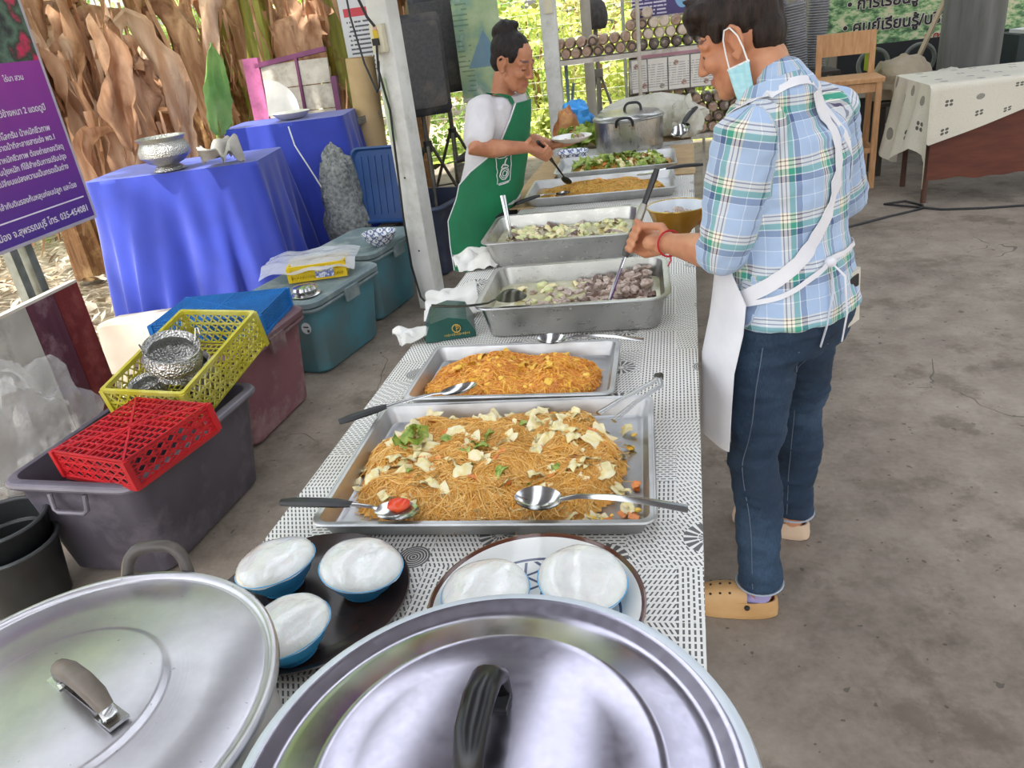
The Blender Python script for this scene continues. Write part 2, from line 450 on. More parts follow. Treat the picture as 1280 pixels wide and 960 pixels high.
def heap_h(x, y, a, b, H, seed):
    e = (abs(x) / a) ** 2.6 + (abs(y) / b) ** 2.6
    e += .35 * nz(x * 9 + seed, y * 9, seed)
    f = max(0., 1 - e)
    return (f ** .45) * H * (.75 + .5 * nz(x * 12, y * 12, seed + 3.)) if f > 0 else -.01
def noodle_heap(name, lab, tr, a, b, H, m, n, seed, L=.09, rad=.0009, off=(0, 0), cat='noodles', wig=1.):
    rng = random.Random(seed)
    t = thing(name, lab, cat, (tr.location.x + off[0], tr.location.y + off[1], tr.location.z + .0045), tuple(tr.rotation_euler))
    base = MB()
    base.sheet(lambda u, v: ((u - .5) * 2.2 * a, (v - .5) * 2.2 * b, max(-.0005, heap_h((u - .5) * 2.2 * a, (v - .5) * 2.2 * b, a, b, H, seed) - .003 + .0025 * nz(u * 70, v * 70))), 70, 60)
    base.a = [.25 + .35 * random.random() for _ in base.a]
    # drop the flat skirt
    keep = [f for f in base.f if max(base.v[i][2] for i in f) > .0]
    base.f = keep
    put('noodle_bed', base, m, t)
    s = MB()
    for i in range(n):
        x, y = rng.uniform(-a, a), rng.uniform(-b, b)
        if heap_h(x, y, a, b, H, seed) <= 0: continue
        th = rng.uniform(0, 2 * PI) + .0; k = rng.uniform(-26, 26) * wig; P = []
        ns = 7; st = L * rng.uniform(.5, 1.3) / ns; lift = rng.uniform(.0, .007)
        for q in range(ns):
            z = heap_h(x, y, a, b, H, seed)
            P.append((x, y, max(z, .001) + lift * math.sin(q / (ns - 1) * PI) + rng.uniform(-.001, .002)))
            th += k * st; k += rng.uniform(-14, 14) * wig
            x += math.cos(th) * st; y += math.sin(th) * st
            if heap_h(x, y, a, b, H, seed) <= -.005 and rng.random() < .8: break
        if len(P) > 2: s.tube(P, rad * rng.uniform(.8, 1.4), 4, .15 + .85 * rng.random())
    put('noodle_strands', s, m, t, kind='stuff')
    return t
def flake(seed, w=.03, curl=.012, th=.0016):
    rng = random.Random(seed); g = MB(); n = 6
    def f(u, v, o=0):
        x, y = (u - .5), (v - .5); r = 1 + .3 * nz(seed + x * 2.5, y * 2.5, seed)
        return (x * w * 1.5 * r, y * w * r, curl * (math.sin(u * 3.3 + seed) * .8 + nz(u * 2.2, v * 2.2, seed * 1.7)) + o)
    g.sheet(lambda u, v: f(u, v), n, n); g.sheet(lambda u, v: f(u, v, -th), n, n)
    g.a = [.2 + .8 * rng.random() for _ in g.a]
    return g.mesh('flake')
def lump(seed, r=.012, asp=(1.3, 1., .8), amp=.35, q=(9, 12)):
    g = MB(); g.ell((0, 0, 0), (r * asp[0], r * asp[1], r * asp[2]), *q)
    rng = random.Random(seed)
    g.v = [tuple(Vector(p) * (1 + amp * nz(p[0] / r * .9 + seed, p[1] / r * .9, p[2] / r * .9 + seed) + amp * .7 * nz(p[0] / r * 2.4 + seed, p[1] / r * 2.4, p[2] / r * 2.4))) for p in g.v]
    g.a = [.2 + .7 * rng.random() for _ in g.a]
    return g.mesh('lump')
FLK = [flake(i * 3.1 + 1, .032) for i in range(6)]; GFLK = [flake(i * 2.3 + 40, .03, .016) for i in range(5)]
CFL = [flake(i * 1.9 + 80, .016, .003, .003) for i in range(3)]
for q in FLK: q.materials.append(CABB)
for q in GFLK: q.materials.append(CABG)
for q in CFL: q.materials.append(CARR)
LMP = [lump(i * 5 + 3, .011, (1.4, 1., .7), .6) for i in range(6)]; LMD = [lump(i * 7 + 50, .011, (1.5, .8, .9), .85) for i in range(4)]; LPO = [lump(i * 9 + 90, .014, (1.2, 1, .8), .15) for i in range(3)]
LEG = [lump(i * 11 + 140, .008, (1.3, 1, .7), .3) for i in range(3)]
for q in LMP: q.materials.append(MEAT)
for q in LMD: q.materials.append(MEATD)
for q in LPO: q.materials.append(POTATO)
for q in LEG: q.materials.append(EGGM)
EFL = [flake(i * 1.7 + 160, .016, .006, .002) for i in range(4)]
for q in EFL: q.materials.append(EGGM)
def strew(t, meshes, nm, n, a, b, H, seed, hs, sc=(.7, 1.3), lift=.003, tilt=25, edge=False):
    rng = random.Random(seed)
    k = 0
    while k < n:
        x, y = rng.uniform(-a, a), rng.uniform(-b, b)
        e = (abs(x) / a) ** 2.6 + (abs(y) / b) ** 2.6
        if e > 1.0 or (edge and e < .5): continue
        h = max(0., heap_h(x, y, a, b, H, hs)) if H else 0.
        put(nm, rng.choice(meshes), None, t, (x, y, h + lift), (math.radians(rng.uniform(-tilt, tilt)), math.radians(rng.uniform(-tilt, tilt)), rng.uniform(0, 6.28)), scale=rng.uniform(*sc)); k += 1
h1 = noodle_heap('fried_noodles', 'heap of golden glass noodles with cabbage and carrot on the largest tray', TR1, .275, .203, .07, NOOD, 6400, 2.3, .11, .0008, (-.018, -.002))
strew(h1, FLK, 'cabbage_piece', 150, .265, .195, .07, 5, 2.3, (.35, 1.1), .004)
strew(h1, CFL, 'carrot_slice', 20, .255, .185, .07, 8, 2.3, (.7, 1.4), .006)
strew(h1, GFLK, 'green_leaf', 14, .25, .185, .07, 11, 2.3, (.4, .9), .007)
strew(h1, FLK, 'cabbage_piece', 46, .275, .2, .0, 15, 2.3, (.4, .9), .01, 15, True)
put('tomato_piece', lump(3, .018, (1.2, 1, .6), .2), TOMA, h1, (-.127, -.203, .060))
for k in range(5): put('celery_leaf', GFLK[k % 5], None, h1, (-.19 + .012 * k, .02 + .02 * (k % 3), .062 + .003 * k), R(20 * k, 30 - 15 * k, 70 * k), scale=.8)
rng_ = random.Random(77)
for k in range(34):
    if k % 2: x_, y_ = rng_.uniform(.17, .27), rng_.uniform(-.205, -.165)
    else: x_, y_ = rng_.uniform(.265, .30), rng_.uniform(-.18, .15)
    put(*rng_.choice((('carrot_slice', CFL[k % 3]), ('cabbage_piece', FLK[k % 6]), ('egg_piece', LEG[k % 3]))), None, h1, (x_, y_, .006), (rng_.uniform(-.4, .4), rng_.uniform(-.4, .4), rng_.uniform(0, 6)), scale=rng_.uniform(.4, .8))
h2 = noodle_heap('fried_noodles', 'heap of orange egg noodles on the smaller near tray', TR2, .222, .130, .052, NOOD2, 5200, 6.1, .05, .0012, (-.012, -.012), wig=1.9)
strew(h2, LEG, 'egg_piece', 40, .21, .122, .052, 21, 6.1, (.5, 1.1), .003)
strew(h2, EFL, 'egg_flake', 70, .21, .122, .052, 22, 6.1, (.6, 1.4), .004, 45)
h3 = noodle_heap('fried_noodles', 'low heap of thin yellow noodles in the far tray', TR3, .29, .15, .05, NOOD3, 4200, 9.2, .06, .0017, (.0, .0), wig=1.6)
strew(h3, CFL, 'carrot_slice', 30, .28, .14, .05, 31, 9.2, (.8, 1.3), .003)
h4 = noodle_heap('vegetable_stir_fry', 'heap of stir-fried greens with orange bits in the farthest tray', TR4, .27, .17, .055, NOOD3, 900, 12.4, .05, .0013, (.02, 0), 'stir-fry')
strew(h4, GFLK, 'green_leaf', 110, .26, .165, .055, 41, 12.4, (.9, 1.8), .006, 40)
strew(h4, FLK, 'cabbage_piece', 45, .26, .165, .055, 42, 12.4, (.6, 1.2), .008, 40)
strew(h4, CFL, 'carrot_slice', 40, .26, .165, .055, 43, 12.4, (.8, 1.6), .008, 40)

BROTH = Mt('broth'); _o = BROTH.coord(); BROTH.set(Base_Color=BROTH.ramp(BROTH.noise(_o, 18, 5), [(.35, '#b8b28a'), (.6, '#d2cda6'), (.75, '#e4e0c6')]), Roughness=.12, Coat_Weight=.5)
BROTH.bump(BROTH.noise(_o, 40, 3), .35, .006)
def stew(lab, tr, a, b, zf, seed, nm, nd, npo, nf, right=False):
    t = thing('stew', lab, 'stew', (tr.location.x, tr.location.y, tr.location.z))
    g = MB(); g.rr([(zf - .002, a, b, .04), (zf, a, b, .04)], 5); put('broth', g, BROTH.m, t)
    rng = random.Random(seed)
    for meshes, nmn, n, sc in ((LMP, 'meat_piece', nm, (.7, 1.5)), (LMD, 'dark_meat_piece', nd, (.9, 1.7)), (LPO, 'gourd_piece', npo, (.5, 1.2)), (FLK, 'cabbage_piece', nf, (.5, 1.1))):
        for k in range(n):
            x = rng.uniform(-a, a) * .93; y = rng.uniform(-b, b) * .93; h = 0
            if right and meshes in (LMP, LMD):
                x = a * (.93 - abs(rng.gauss(0, .62))); x = max(x, -a * .6); h = max(0., x / a) * .042 * rng.random()
            put(nmn, rng.choice(meshes), None, t, (x * .92, y * .92, zf + .003 + h), (rng.uniform(-.5, .5), rng.uniform(-.5, .5), rng.uniform(0, 6.28)), scale=rng.uniform(*sc))
    return t
stew('pale broth with boiled meat and gourd piled to the right', PN2, .252, .174, .045, 5, 150, 44, 26, 26, True)
stew('pale yellow gourd stew in the pan behind the stirred one', PN1, .266, .189, .05, 9, 20, 22, 80, 70)

# ------------------------------------------------------------------ utensils
def spoon(name, lab, tip, end, bowl=(.045, .033), z1=None, handle=None, m=CHROME, cat='spoon', hw=.006, arc=.015, roll=0., hmat=None, hfrac=.5, depth=.012):
    """bowl centred at tip, handle running to end"""
    tip, end = Vector(tip), Vector(end); d = end - tip; L = d.length
    t = thing(name, lab, cat, tip, (0, 0, 0))
    q = d.to_track_quat('X', 'Z'); t.rotation_mode = 'XYZ'; t.rotation_euler = (q @ Euler((roll, 0, 0)).to_quaternion()).to_euler()
    g = MB()
    def bf(u, v, o=0):
        r = u; a = 2 * PI * v; s = 1 - r * r
        return (bowl[0] * r * math.cos(a), bowl[1] * r * math.sin(a), -depth * s + o)
    g.sheet(lambda u, v: bf(u, v), 7, 21); g.sheet(lambda u, v: bf(u, v, -.0015), 7, 21)
    put('spoon_bowl', g, m, t)
    he = L * (1 - hfrac) if hmat else L
    P = [(bowl[0] * .92, 0, 0)] + [(bowl[0] + (he - bowl[0]) * k / 8, 0, arc * math.sin(PI * min(1, (bowl[0] + (he - bowl[0]) * k / 8) / L))) for k in range(1, 9)]
    put('shaft' if hmat else 'handle', MB().tube(P, [hw * (.8 + .5 * k / 8) for k in range(9)], 8, flat=.35), m, t)
    if hmat:
        P = [(he - .01 + (L - he + .01) * k / 5, 0, arc * math.sin(PI * min(1, (he + (L - he) * k / 5) / L))) for k in range(6)]
        put('grip', MB().tube(P, [hw * 1.2, hw * 1.8, hw * 1.9, hw * 1.9, hw * 1.9, hw * 1.4], 8, flat=.7), hmat, t)
    return t

spoon('serving_spoon', 'large steel serving spoon resting on the front right of the largest tray', (-.21, 1.098, .822), (.045, 1.088, .802), (.042, .036), hw=.009, arc=.012)
spoon('serving_spoon', 'black-handled spoon holding a tomato piece at the largest tray', (-.47, 1.085, .808), (-.705, 1.108, .812), (.042, .03), hmat=BLKP, hfrac=.58, hw=.006, arc=.006)
spoon('serving_spoon', 'black-gripped spoon lying between the two noodle trays', (-.455, 1.555, .818), (-.71, 1.43, .806), (.045, .022), hmat=BLKP, hfrac=.36, hw=.006, arc=.006)
spoon('serving_spoon', 'plain steel spoon across the back rim of the orange noodle tray', (-.265, 1.845, .812), (-.025, 1.825, .802), (.038, .034), hw=.008, arc=.01)
spoon('serving_spoon', 'steel spoon standing upright in the second deep pan', (-.52, 2.82, .80), (-.54, 2.86, .985), (.035, .028), hw=.008, arc=.004)
spoon('serving_spoon', 'black-handled spoon at the left corner of the thin noodle tray', (-.40, 3.66, .806), (-.6, 3.50, .808), (.04, .03), hmat=BLKP, hfrac=.45, hw=.007, arc=.012)
spoon('soup_ladle', 'dark round ladle resting on the left rim of the stirred pan', (-.395, 2.03, .868), (-.62, 1.985, .873), (.045, .045), m=mat('dark_ladle', '#2e2f27', .25, .6, col2='#4a493c'), hw=.008, arc=.012, cat='ladle', roll=PI, depth=.022)
spoon('spatula', 'flat turner with black handle lying over the farthest trays', (.0, 3.86, .822), (.27, 3.89, .835), (.05, .03), hmat=BLKP, hfrac=.62, hw=.007, arc=.01, cat='spatula', depth=.002)
spoon('spatula', 'black-handled ladle on the right edge behind the gold bowl', (.06, 3.2, .80), (.26, 3.18, .815), (.035, .028), hmat=BLKP, hfrac=.6, hw=.007, arc=.01, cat='spatula')
# tongs: two sprung arms
t = thing('tongs', 'steel tongs leaning on the back right corner of the largest tray', 'tongs', (0, 0, 0))
for s, e in ((-.012, -.02), (.012, .02)):
    put('tong_arm', MB().tube([(.008, 1.545, .832), (.002 + e * .5, 1.52 - s * .6, .826), (-.055 + s, 1.465 - s, .818), (-.105 + s * 1.4, 1.405 - s * 1.4, .81)], [.006, .007, .006, .008], 8, flat=.5), STEEL, t)
put('pivot', MB().tube([(.002, 1.55, .83), (.014, 1.542, .834)], .008, 10), mat('tong_pivot', '#55534f', .4, .8), t)

# the long spatula that is being stirred
t = thing('stirring_spatula', 'long steel spatula with grey and black grip held in the pan', 'spatula', (0, 0, 0))
A, B_ = Vector((-.13, 2.09, .80)), Vector((.028, 2.14, 1.17)); D = B_ - A
def al(k, o=0): return A + D * k
g = MB(); g.tube([al(-.02), al(.12), al(.3)], [.017, .018, .012], 8, flat=.18); put('blade', g, CHROME, t)
put('shaft', MB().tube([al(.26), al(.42)], .009, 8, flat=.4), CHROME, t)
put('lower_grip', MB().tube([al(.38), al(.42), al(.5), al(.58)], [.009, .013, .014, .012], 10), mat('grip_grey', '#5c5b58', .5), t)
put('upper_grip', MB().tube([al(.57), al(.62), al(.74), al(.76)], [.013, .016, .015, .012], 10, flat=.7), mat('grip_silver', '#a7a59b', .35, .3), t)
put('handle', MB().tube([al(.75), al(.8), al(.95), al(1.)], [.012, .012, .014, .011], 10, flat=.6), BLKP, t)

# ------------------------------------------------------------------ paper, tissue pack
PAPER = mat('white_paper', '#eceae4', .7, col2='#dad7cf', vs=8, bump=.3, bs=14, bdist=.01)
def crumple(w, d, h, seed, n=16):
    g = MB(); g.sheet(lambda u, v: ((u - .5) * w * (1 + .2 * nz(v * 3, seed)), (v - .5) * d * (1 + .2 * nz(u * 3, seed + 4)), .004 + h * (abs(nz(u * 2.6, v * 2.6, seed)) * 1.3 + .35 * math.sin(u * PI) * math.sin(v * PI))), n, n)
    g.sheet(lambda u, v: ((u - .5) * w * (1 + .2 * nz(v * 3, seed)), (v - .5) * d * (1 + .2 * nz(u * 3, seed + 4)), .0025 + h * (abs(nz(u * 2.6, v * 2.6, seed)) * 1.3 + .35 * math.sin(u * PI) * math.sin(v * PI))), n, n)
    return g
put('paper_sheet', crumple(.16, .26, .05, 2.2), PAPER, None, (-.665, 2.80, TZ + .001), R(0, 0, 18), 'crumpled white paper left of the second deep pan', 'paper')
put('paper_sheet', crumple(.17, .30, .035, 5.7), PAPER, None, (-.655, 2.33, TZ + .001), R(0, 0, 14), 'white paper sheets spread behind the green tissue pack', 'paper')
t = thing('tissue_pack', 'dark green tissue packet with gold print beside the stirred pan', 'tissue pack', (-.608, 2.10, TZ + .002), R(0, 0, 14))
g = MB(); g.rings([[(x * sx, y * (1 + .0 * x), z) for (y, z) in ((-.085, .0), (.085, .0), (.08, .05 * hz), (-.08, .05 * hz))] for x, sx, hz in ((-.075, 1, .25), (-.055, 1, 1.1), (.0, 1, 1.35), (.055, 1, 1.1), (.075, 1, .25))])
put('wrapper', g, mat('pack_green', '#123f38', .3, col2='#1c5148', bump=.5, bs=18), t)
gold = mat('gold_print', '#d8b45a', .35, .6)
g = MB().tube([(.012 * math.cos(a), .012 * math.sin(a), 0) for a in (2 * PI * k / 20 for k in range(20))], .0016, 5, closed=True)
g.bar((0, -.008, 0), (0, .010, 0), .002); g.tube([(0.0, .008, 0), (.006, .006, 0), (.006, .0, 0), (0, -.001, 0)], .0012, 5)
put('emblem', g, gold, t, (.02, -.088, .034), R(90, 0, 0))
g = MB()
for k in range(14): g.box((-.036 + .0055 * k, 0, 0), (.0026, .004 + .002 * (k % 3), .0006))
put('print_line', g, gold, t, (.02, -.0885, .016), R(90, 0, 0), kind='stuff')
put('tissue', crumple(.1, .12, .03, 8.3), PAPER, t, (-.115, -.03, .004), R(0, 0, 10))

# ------------------------------------------------------------------ foreground pots
HANDB = mat('bakelite', '#3f3a36', .35, col2='#574f48', vs=14)
def loop(w, h, lean=0., r=.009, n=12, sq=3.):
    P = []
    for k in range(n + 1):
        a = PI * k / n; c, s = math.cos(a), math.sin(a)
        x = w / 2 * math.copysign(abs(c) ** (2 / sq), c); z = h * abs(s) ** (2 / sq)
        P.append((x, lean * z, z))
    return P
t = thing('cooking_pot', 'dull aluminium pot with flat lid at the lower left', 'pot', (-.655, .50, TZ + .002))
g = MB().lathe([(.18, 0), (.205, .008), (.215, .04), (.217, .18), (.226, .19), (.228, .195), (.213, .195), (.211, .19), (.211, .012), (.18, .006)], 72, cap1=True)
put('pot_body', g, POTAL, t)
g = MB().lathe([(.234, .196), (.2365, .199), (.2365, .205), (.234, .208), (.230, .2085), (.2265, .207), (.224, .2035), (.221, .203), (.218, .205), (.16, .2125), (.122, .2165), (.118, .2175), (.114, .2205), (.11, .2215), (.05, .2265), (.004, .228)], 96, cap0=False)
sp = Mt('spun_aluminium'); _x, _y, _z = sp.sep(sp.coord()); _r = (_x * _x + _y * _y).sq()
_n = sp.noise(sp.comb(_r, 0., 0.), 420, 3); _sm = sp.noise(sp.coord(), 9, 5, .65); _sk = sp.noise(sp.coord(), 90, 2)
sp.set(Base_Color=sp.mix(_sk.gt(.74) * .5, sp.ramp(_sm, [(.35, '#cfcdd0'), (.65, '#bab8bc')]), '#77736c'), Metallic=1., Roughness=_n * .12 + _sm * .16 + .2); sp.bump(_n, .05, .002)
lid = put('lid', g, sp.m, t)
put('lid_bracket', MB().tube([(-.05, 0, 0), (-.045, 0, .012), (-.032, 0, .018)], .008, 8, flat=.6).tube([(.05, 0, 0), (.045, 0, .012), (.032, 0, .018)], .008, 8, flat=.6).box((-.052, 0, .0015), (.03, .022, .004)).box((.052, 0, .0015), (.03, .022, .004)).box((0, 0, .001), (.1, .012, .002)), CHROME, lid, (.04, .005, .226), R(0, 0, -26))
put('lid_grip', MB().tube([(-.046, 0, .012), (-.036, 0, .026), (-.014, 0, .033), (.014, 0, .033), (.036, 0, .026), (.046, 0, .012)], [.009, .011, .0115, .0115, .011, .009], 12), mat('worn_grip', '#5a5148', .4, col2='#7a6f63', vs=20), lid, (.04, .005, .226), R(0, 0, -26))
for a, nm in ((97, 0), (-83, 1)):
    cx, cy = .232 * math.cos(math.radians(a)), .232 * math.sin(math.radians(a))
    for s in (-1, 1): put('handle_bracket', MB().box((s * .042, 0, -.012), (.018, .006, .05)), CHROME, t, (cx, cy, .17), R(0, 0, a - 90))
    put('side_handle', MB().tube([(p[0], p[1], p[2] + .01) for p in loop(.088, .058, .35)], .0085, 10), HANDB, t, (cx, cy, .17), R(0, 0, a - 90))

t = thing('stock_pot', 'shiny pot with mirror-bright lid and thick rim at the bottom centre', 'pot', (-.165, .452, TZ + .002))
g = MB().lathe([(.19, 0), (.215, .01), (.222, .05), (.224, .185), (.232, .19), (.243, .196), (.247, .203), (.244, .209), (.236, .2115), (.229, .209), (.219, .203), (.217, .19), (.217, .015), (.19, .007)], 96)
put('pot_body', g, brushed('satin_rim', '#dfe5ea', .52, .05, (1, 14, 1), '#ccd3da'), t)
g = MB().lathe([(.231, .2075), (.233, .211), (.23, .2145), (.224, .2145), (.214, .2105), (.206, .211), (.198, .2135), (.165, .222), (.160, .2245), (.155, .224), (.12, .23), (.06, .238), (.003, .24)], 96, cap0=False)
lid = put('lid', g, LIDST, t)
for s in (-1, 1): put('handle_foot', MB().box((0, s * .046, .003), (.022, .026, .006)), BLKP, lid, (.0, .015, .237), R(0, 0, -4))
put('lid_handle', MB().tube([(0, -.056, .004), (0, -.05, .03), (0, -.03, .05), (0, .0, .056), (0, .03, .05), (0, .05, .03), (0, .056, .004)], [.012, .0135, .015, .0155, .015, .0135, .012], 14, flat=.75, up=(0, 1, 0)), mat('gloss_black', '#0c0c0d', .28, col2='#101012'), lid, (.0, .015, .237), R(0, 0, -4))

# ------------------------------------------------------------------ batter bowls
BLUEP = mat('blue_plastic', '#4cb2e4', .35, col2='#3c9fd6', vs=8)
def rice_mat():
    t = Mt('white_batter'); o = t.coord(); n = t.noise(o, 26, 4); b = t.noise(o, 70, 3)
    t.set(Base_Color=t.ramp(n, [(.35, '#f2f1ec'), (.7, '#e2e0da')]), Roughness=.14, Subsurface_Weight=.15, Coat_Weight=1., Coat_Roughness=.05)
    t.bump(n * .8 + b * .5, .8, .006); return t.m
BATTER = rice_mat()
def batter_bowl(lab, loc, rot=(0, 0, 0), seed=0., r=.068):
    t = thing('batter_bowl', lab, 'bowl', loc, rot, 'blue bowls of white batter')
    g = MB().lathe([(.03, 0), (.034, .0), (.036, .006), (.052, .022), (r - .002, .044), (r + .001, .047), (r - .001, .048), (r - .004, .044), (.05, .024), (.03, .008)], 40)
    for k in range(40):   # fluted side ribs
        a = 2 * PI * k / 40
        g.bar((.0385 * math.cos(a), .0385 * math.sin(a), .008), ((r - .004) * math.cos(a), (r - .004) * math.sin(a), .042), .0016)
    put('bowl', g, BLUEP, t)
    g = MB(); rs = []
    for i in range(15):
        q = i / 14; rr_ = (r - .0005) * math.cos(q * PI / 2) + .0005
        rs.append([(rr_ * math.cos(2 * PI * k / 40), rr_ * math.sin(2 * PI * k / 40), .0445 + .031 * math.sin(q * PI / 2) ** .9 + .003 * nz(rr_ * 30 * math.cos(2 * PI * k / 40) + seed, rr_ * 30 * math.sin(2 * PI * k / 40))) for k in range(40)])
    g.rings(rs); put('batter', g, BATTER, t)
    return t
t = thing('round_tray', 'dark brown round tray under three blue batter bowls', 'tray', (-.572, .895, TZ + .002))
put('tray_body', MB().lathe([(.11, 0), (.14, .003), (.165, .02), (.168, .022), (.166, .0235), (.137, .006), (.11, .004)], 56), mat('dark_lacquer', '#2a1c17', .25, col2='#3a2a22', vs=8), t)
batter_bowl('blue bowl of white batter, left of three on the dark tray', (-.635, .935, TZ + .010), R(-6, -5, 20), 1.)
batter_bowl('blue bowl of white batter, right of three on the dark tray', (-.493, .93, TZ + .010), R(-3, 9, 0), 4.)
batter_bowl('blue bowl of white batter, front one of three on the dark tray', (-.551, .790, TZ + .010), R(-4, 5, 130), 7.)

def lattice_mat():
    t = Mt('blue_white_glaze'); x, y, z = t.sep(t.coord()); r = (x * x + y * y).sq()
    p = .032; u1 = (x / p).fr() - .5; 
    def ln(e): return (e.fr() - .5).ab().gt(.43)
    a = ln(x / p) ; b = ln((x * .5 + y * .866) / p); c = ln((x * .5 - y * .866) / p)
    net = a.mx(b).mx(c) * r.lt(.122) * z.gt(-.001)
    ring = r.inr(.124, .128)
    col = t.mix((net.mx(ring)) * .9, '#edeae2', '#24345f')
    col = t.mix(z.gt(.0405) * r.gt(.14), col, '#5d3527')
    t.set(Base_Color=col, Roughness=.12, Coat_Weight=.4); return t.m
t = thing('patterned_plate', 'white brown-rimmed plate with blue lattice under two batter bowls', 'plate', (-.19, .868, TZ + .002))
put('plate_body', MB().lathe([(.09, 0), (.1, .0), (.102, .005), (.135, .018), (.163, .041), (.165, .043), (.162, .044), (.133, .022), (.105, .011), (.05, .0095), (.001, .009)], 72, cap1=False), lattice_mat(), t)
batter_bowl('blue bowl of white batter, left one on the patterned plate', (-.264, .872, TZ + .0125), R(0, -2, 30), 11.)
batter_bowl('blue bowl of white batter, right one on the patterned plate', (-.126, .905, TZ + .0125), R(4, 7, 0), 15.)

# ------------------------------------------------------------------ gold bowl in the hand
t = thing('serving_bowl', 'gold-coloured bowl with white lining and meat, held over the pans', 'bowl', (.085, 2.30, .948))
put('bowl_body', MB().lathe([(.035, 0), (.04, 0), (.042, .006), (.07, .03), (.088, .075), (.09, .079)], 44, cap1=False), mat('gold_enamel', '#b88a2e', .2, .35, col2='#a3741f', vs=4), t)
put('bowl_lining', MB().lathe([(.0895, .079), (.0865, .077), (.068, .034), (.04, .012), (.001, .011)], 44, cap0=False, cap1=False), mat('white_lining', '#dfe4ea', .2, col2='#cfd6de', vs=5), t)
put('rim', MB().tube([(.0895 * math.cos(2 * PI * k / 40), .0895 * math.sin(2 * PI * k / 40), .079) for k in range(40)], .002, 6, closed=True), mat('gold_rim', '#d6b45c', .25, .7), t)
for k in range(16): put('meat_piece', LMP[k % 4], None, t, (U(-.03, .05), U(-.035, .035), .036 + .003 * (k % 8)), (U(0, 3), U(0, 3), U(0, 6)), scale=U(.8, 1.3))

# ------------------------------------------------------------------ far end of the table
t = thing('soup_pot', 'wide steel soup pot with black loop handles behind the far trays', 'pot', (-.1, 5.02, TZ + .002))
put('pot_body', MB().lathe([(.19, 0), (.205, .01), (.21, .04), (.212, .19), (.22, .196), (.222, .2), (.219, .203), (.208, .2), (.206, .19), (.206, .02), (.19, .01)], 56), STEEL, t)
put('lid', MB().lathe([(.217, .2035), (.218, .207), (.2, .212), (.19, .226), (.12, .232), (.004, .234)], 56, cap0=False), STEEL, t)
put('side_handle', MB().tube(loop(.1, .052, -.25, .008), .0085, 10), BLKP, t, (-.02, -.218, .17))
put('side_handle', MB().tube(loop(.1, .05, .0, .008), .0085, 10), BLKP, t, (.03, .0, .23))
for x in (-.07, .03): put('handle_bracket', MB().box((x, -.22, .165), (.03, .008, .03)), CHROME, t)
spoon('frying_pan', 'small pan with black handle beside the soup pot', (.22, 5.12, .83), (.33, 5.3, .93), (.07, .06), hmat=BLKP, hfrac=.75, m=CHROME, hw=.01, cat='pan', depth=.035)
PLAST = mat('clear_plastic', '#d9d6c6', .2, col2='#efece0', vs=5, bump=1., bs=10, bdist=.04, transl=.35)
def crumpled_bag(name, lab, loc, r, seed, m, cat, amp=.28, rot=(0, 0, 0), n=22, fq=2.2):
    g = MB(); g.ell((0, 0, 0), (1, 1, 1), n, n + 6)
    def d(p):
        p = Vector(p); k = 1 + amp * (nz(p.x * fq + seed, p.y * fq, p.z * fq) + .5 * abs(nz(p.x * fq * 2.6, p.y * fq * 2.6 + seed, p.z * fq * 2.6)))
        q = p * k; z = max(q.z, -.62)
        return (q.x * r[0], q.y * r[1], (z + .62) * r[2])
    g.v = [d(p) for p in g.v]
    return put(name, g, m, None, loc, rot, lab, cat)
crumpled_bag('plastic_sheet', 'big crumpled clear plastic bundle behind the soup pot', (.02, 5.50, TZ + .002), (.36, .14, .16), 3., PLAST, 'plastic bag', .22)
crumpled_bag('plastic_bag', 'shiny crumpled plastic bag right of the soup pot', (.26, 5.33, TZ + .002), (.1, .1, .14), 8., PLAST, 'plastic bag', .4)
crumpled_bag('blue_bag', 'bright blue plastic bag left of the plastic bundle', (-.47, 5.6, TZ + .1), (.1, .08, .1), 5., mat('blue_bag_film', '#2f8fe0', .3, col2='#4aa7ef', bump=.5, bs=20), 'plastic bag', .35)
crumpled_bag('snack_bag', 'orange and brown snack bag under the blue plastic bag', (-.53, 5.5, TZ + .002), (.08, .08, .14), 11., mat('snack_film', '#d19a5a', .35, col2='#8d4a2e', vs=12, bump=.4), 'bag', .3)
t = thing('leaf_bunch', 'bunch of fresh green herbs left of the soup pot', 'herbs', (-.41, 5.28, TZ + .002))
for k in range(36): put('herb_leaf', GFLK[k % 5], None, t, (U(-.12, .1), U(-.08, .08), U(.02, .13)), (U(-1, 1), U(-1, 1), U(0, 6)), scale=U(1.3, 2.4))
t = thing('enamel_bowl', 'blue and white bowl on the far table under the held plate', 'bowl', (-.44, 4.80, TZ + .002))
def porcelain(name, sc=1.):
    t_ = Mt(name); x, y, z = t_.sep(t_.coord()); an = y.at2(x)
    a = (an * 5.1 + z * 70 * sc).sin() * (an * 5.1 - z * 70 * sc).sin(); b = (an * 20.).sin() * (z * 160 * sc).sin()
    t_.set(Base_Color=t_.mix((a.ab().lt(.22)).mx(b.gt(.5)) * .85, '#e6e8ec', '#2d4a86'), Roughness=.15); return t_.m
PORC = porcelain('blue_porcelain')
put('bowl_body', MB().lathe([(.04, 0), (.05, .0), (.085, .03), (.1, .06), (.098, .062), (.08, .033), (.04, .008)], 36), PORC, t)
put('cardboard_strip', MB().box((0, 0, .003), (.15, 1.35, .005)), mat('cardboard', '#b59a72', .85, col2='#a48a63', vs=10), None, (-.58, 4.3, TZ + .002), R(0, 0, -3), 'brown cardboard strip along the left edge of the far table', 'cardboard')
put('cardboard_sheet', MB().box((0, 0, .003), (.14, .9, .005)), mat('cardboard', '#b59a72'), None, (.2, 4.55, TZ + .002), R(0, 0, -3), 'brown cardboard sheet on the right edge of the far table', 'cardboard')

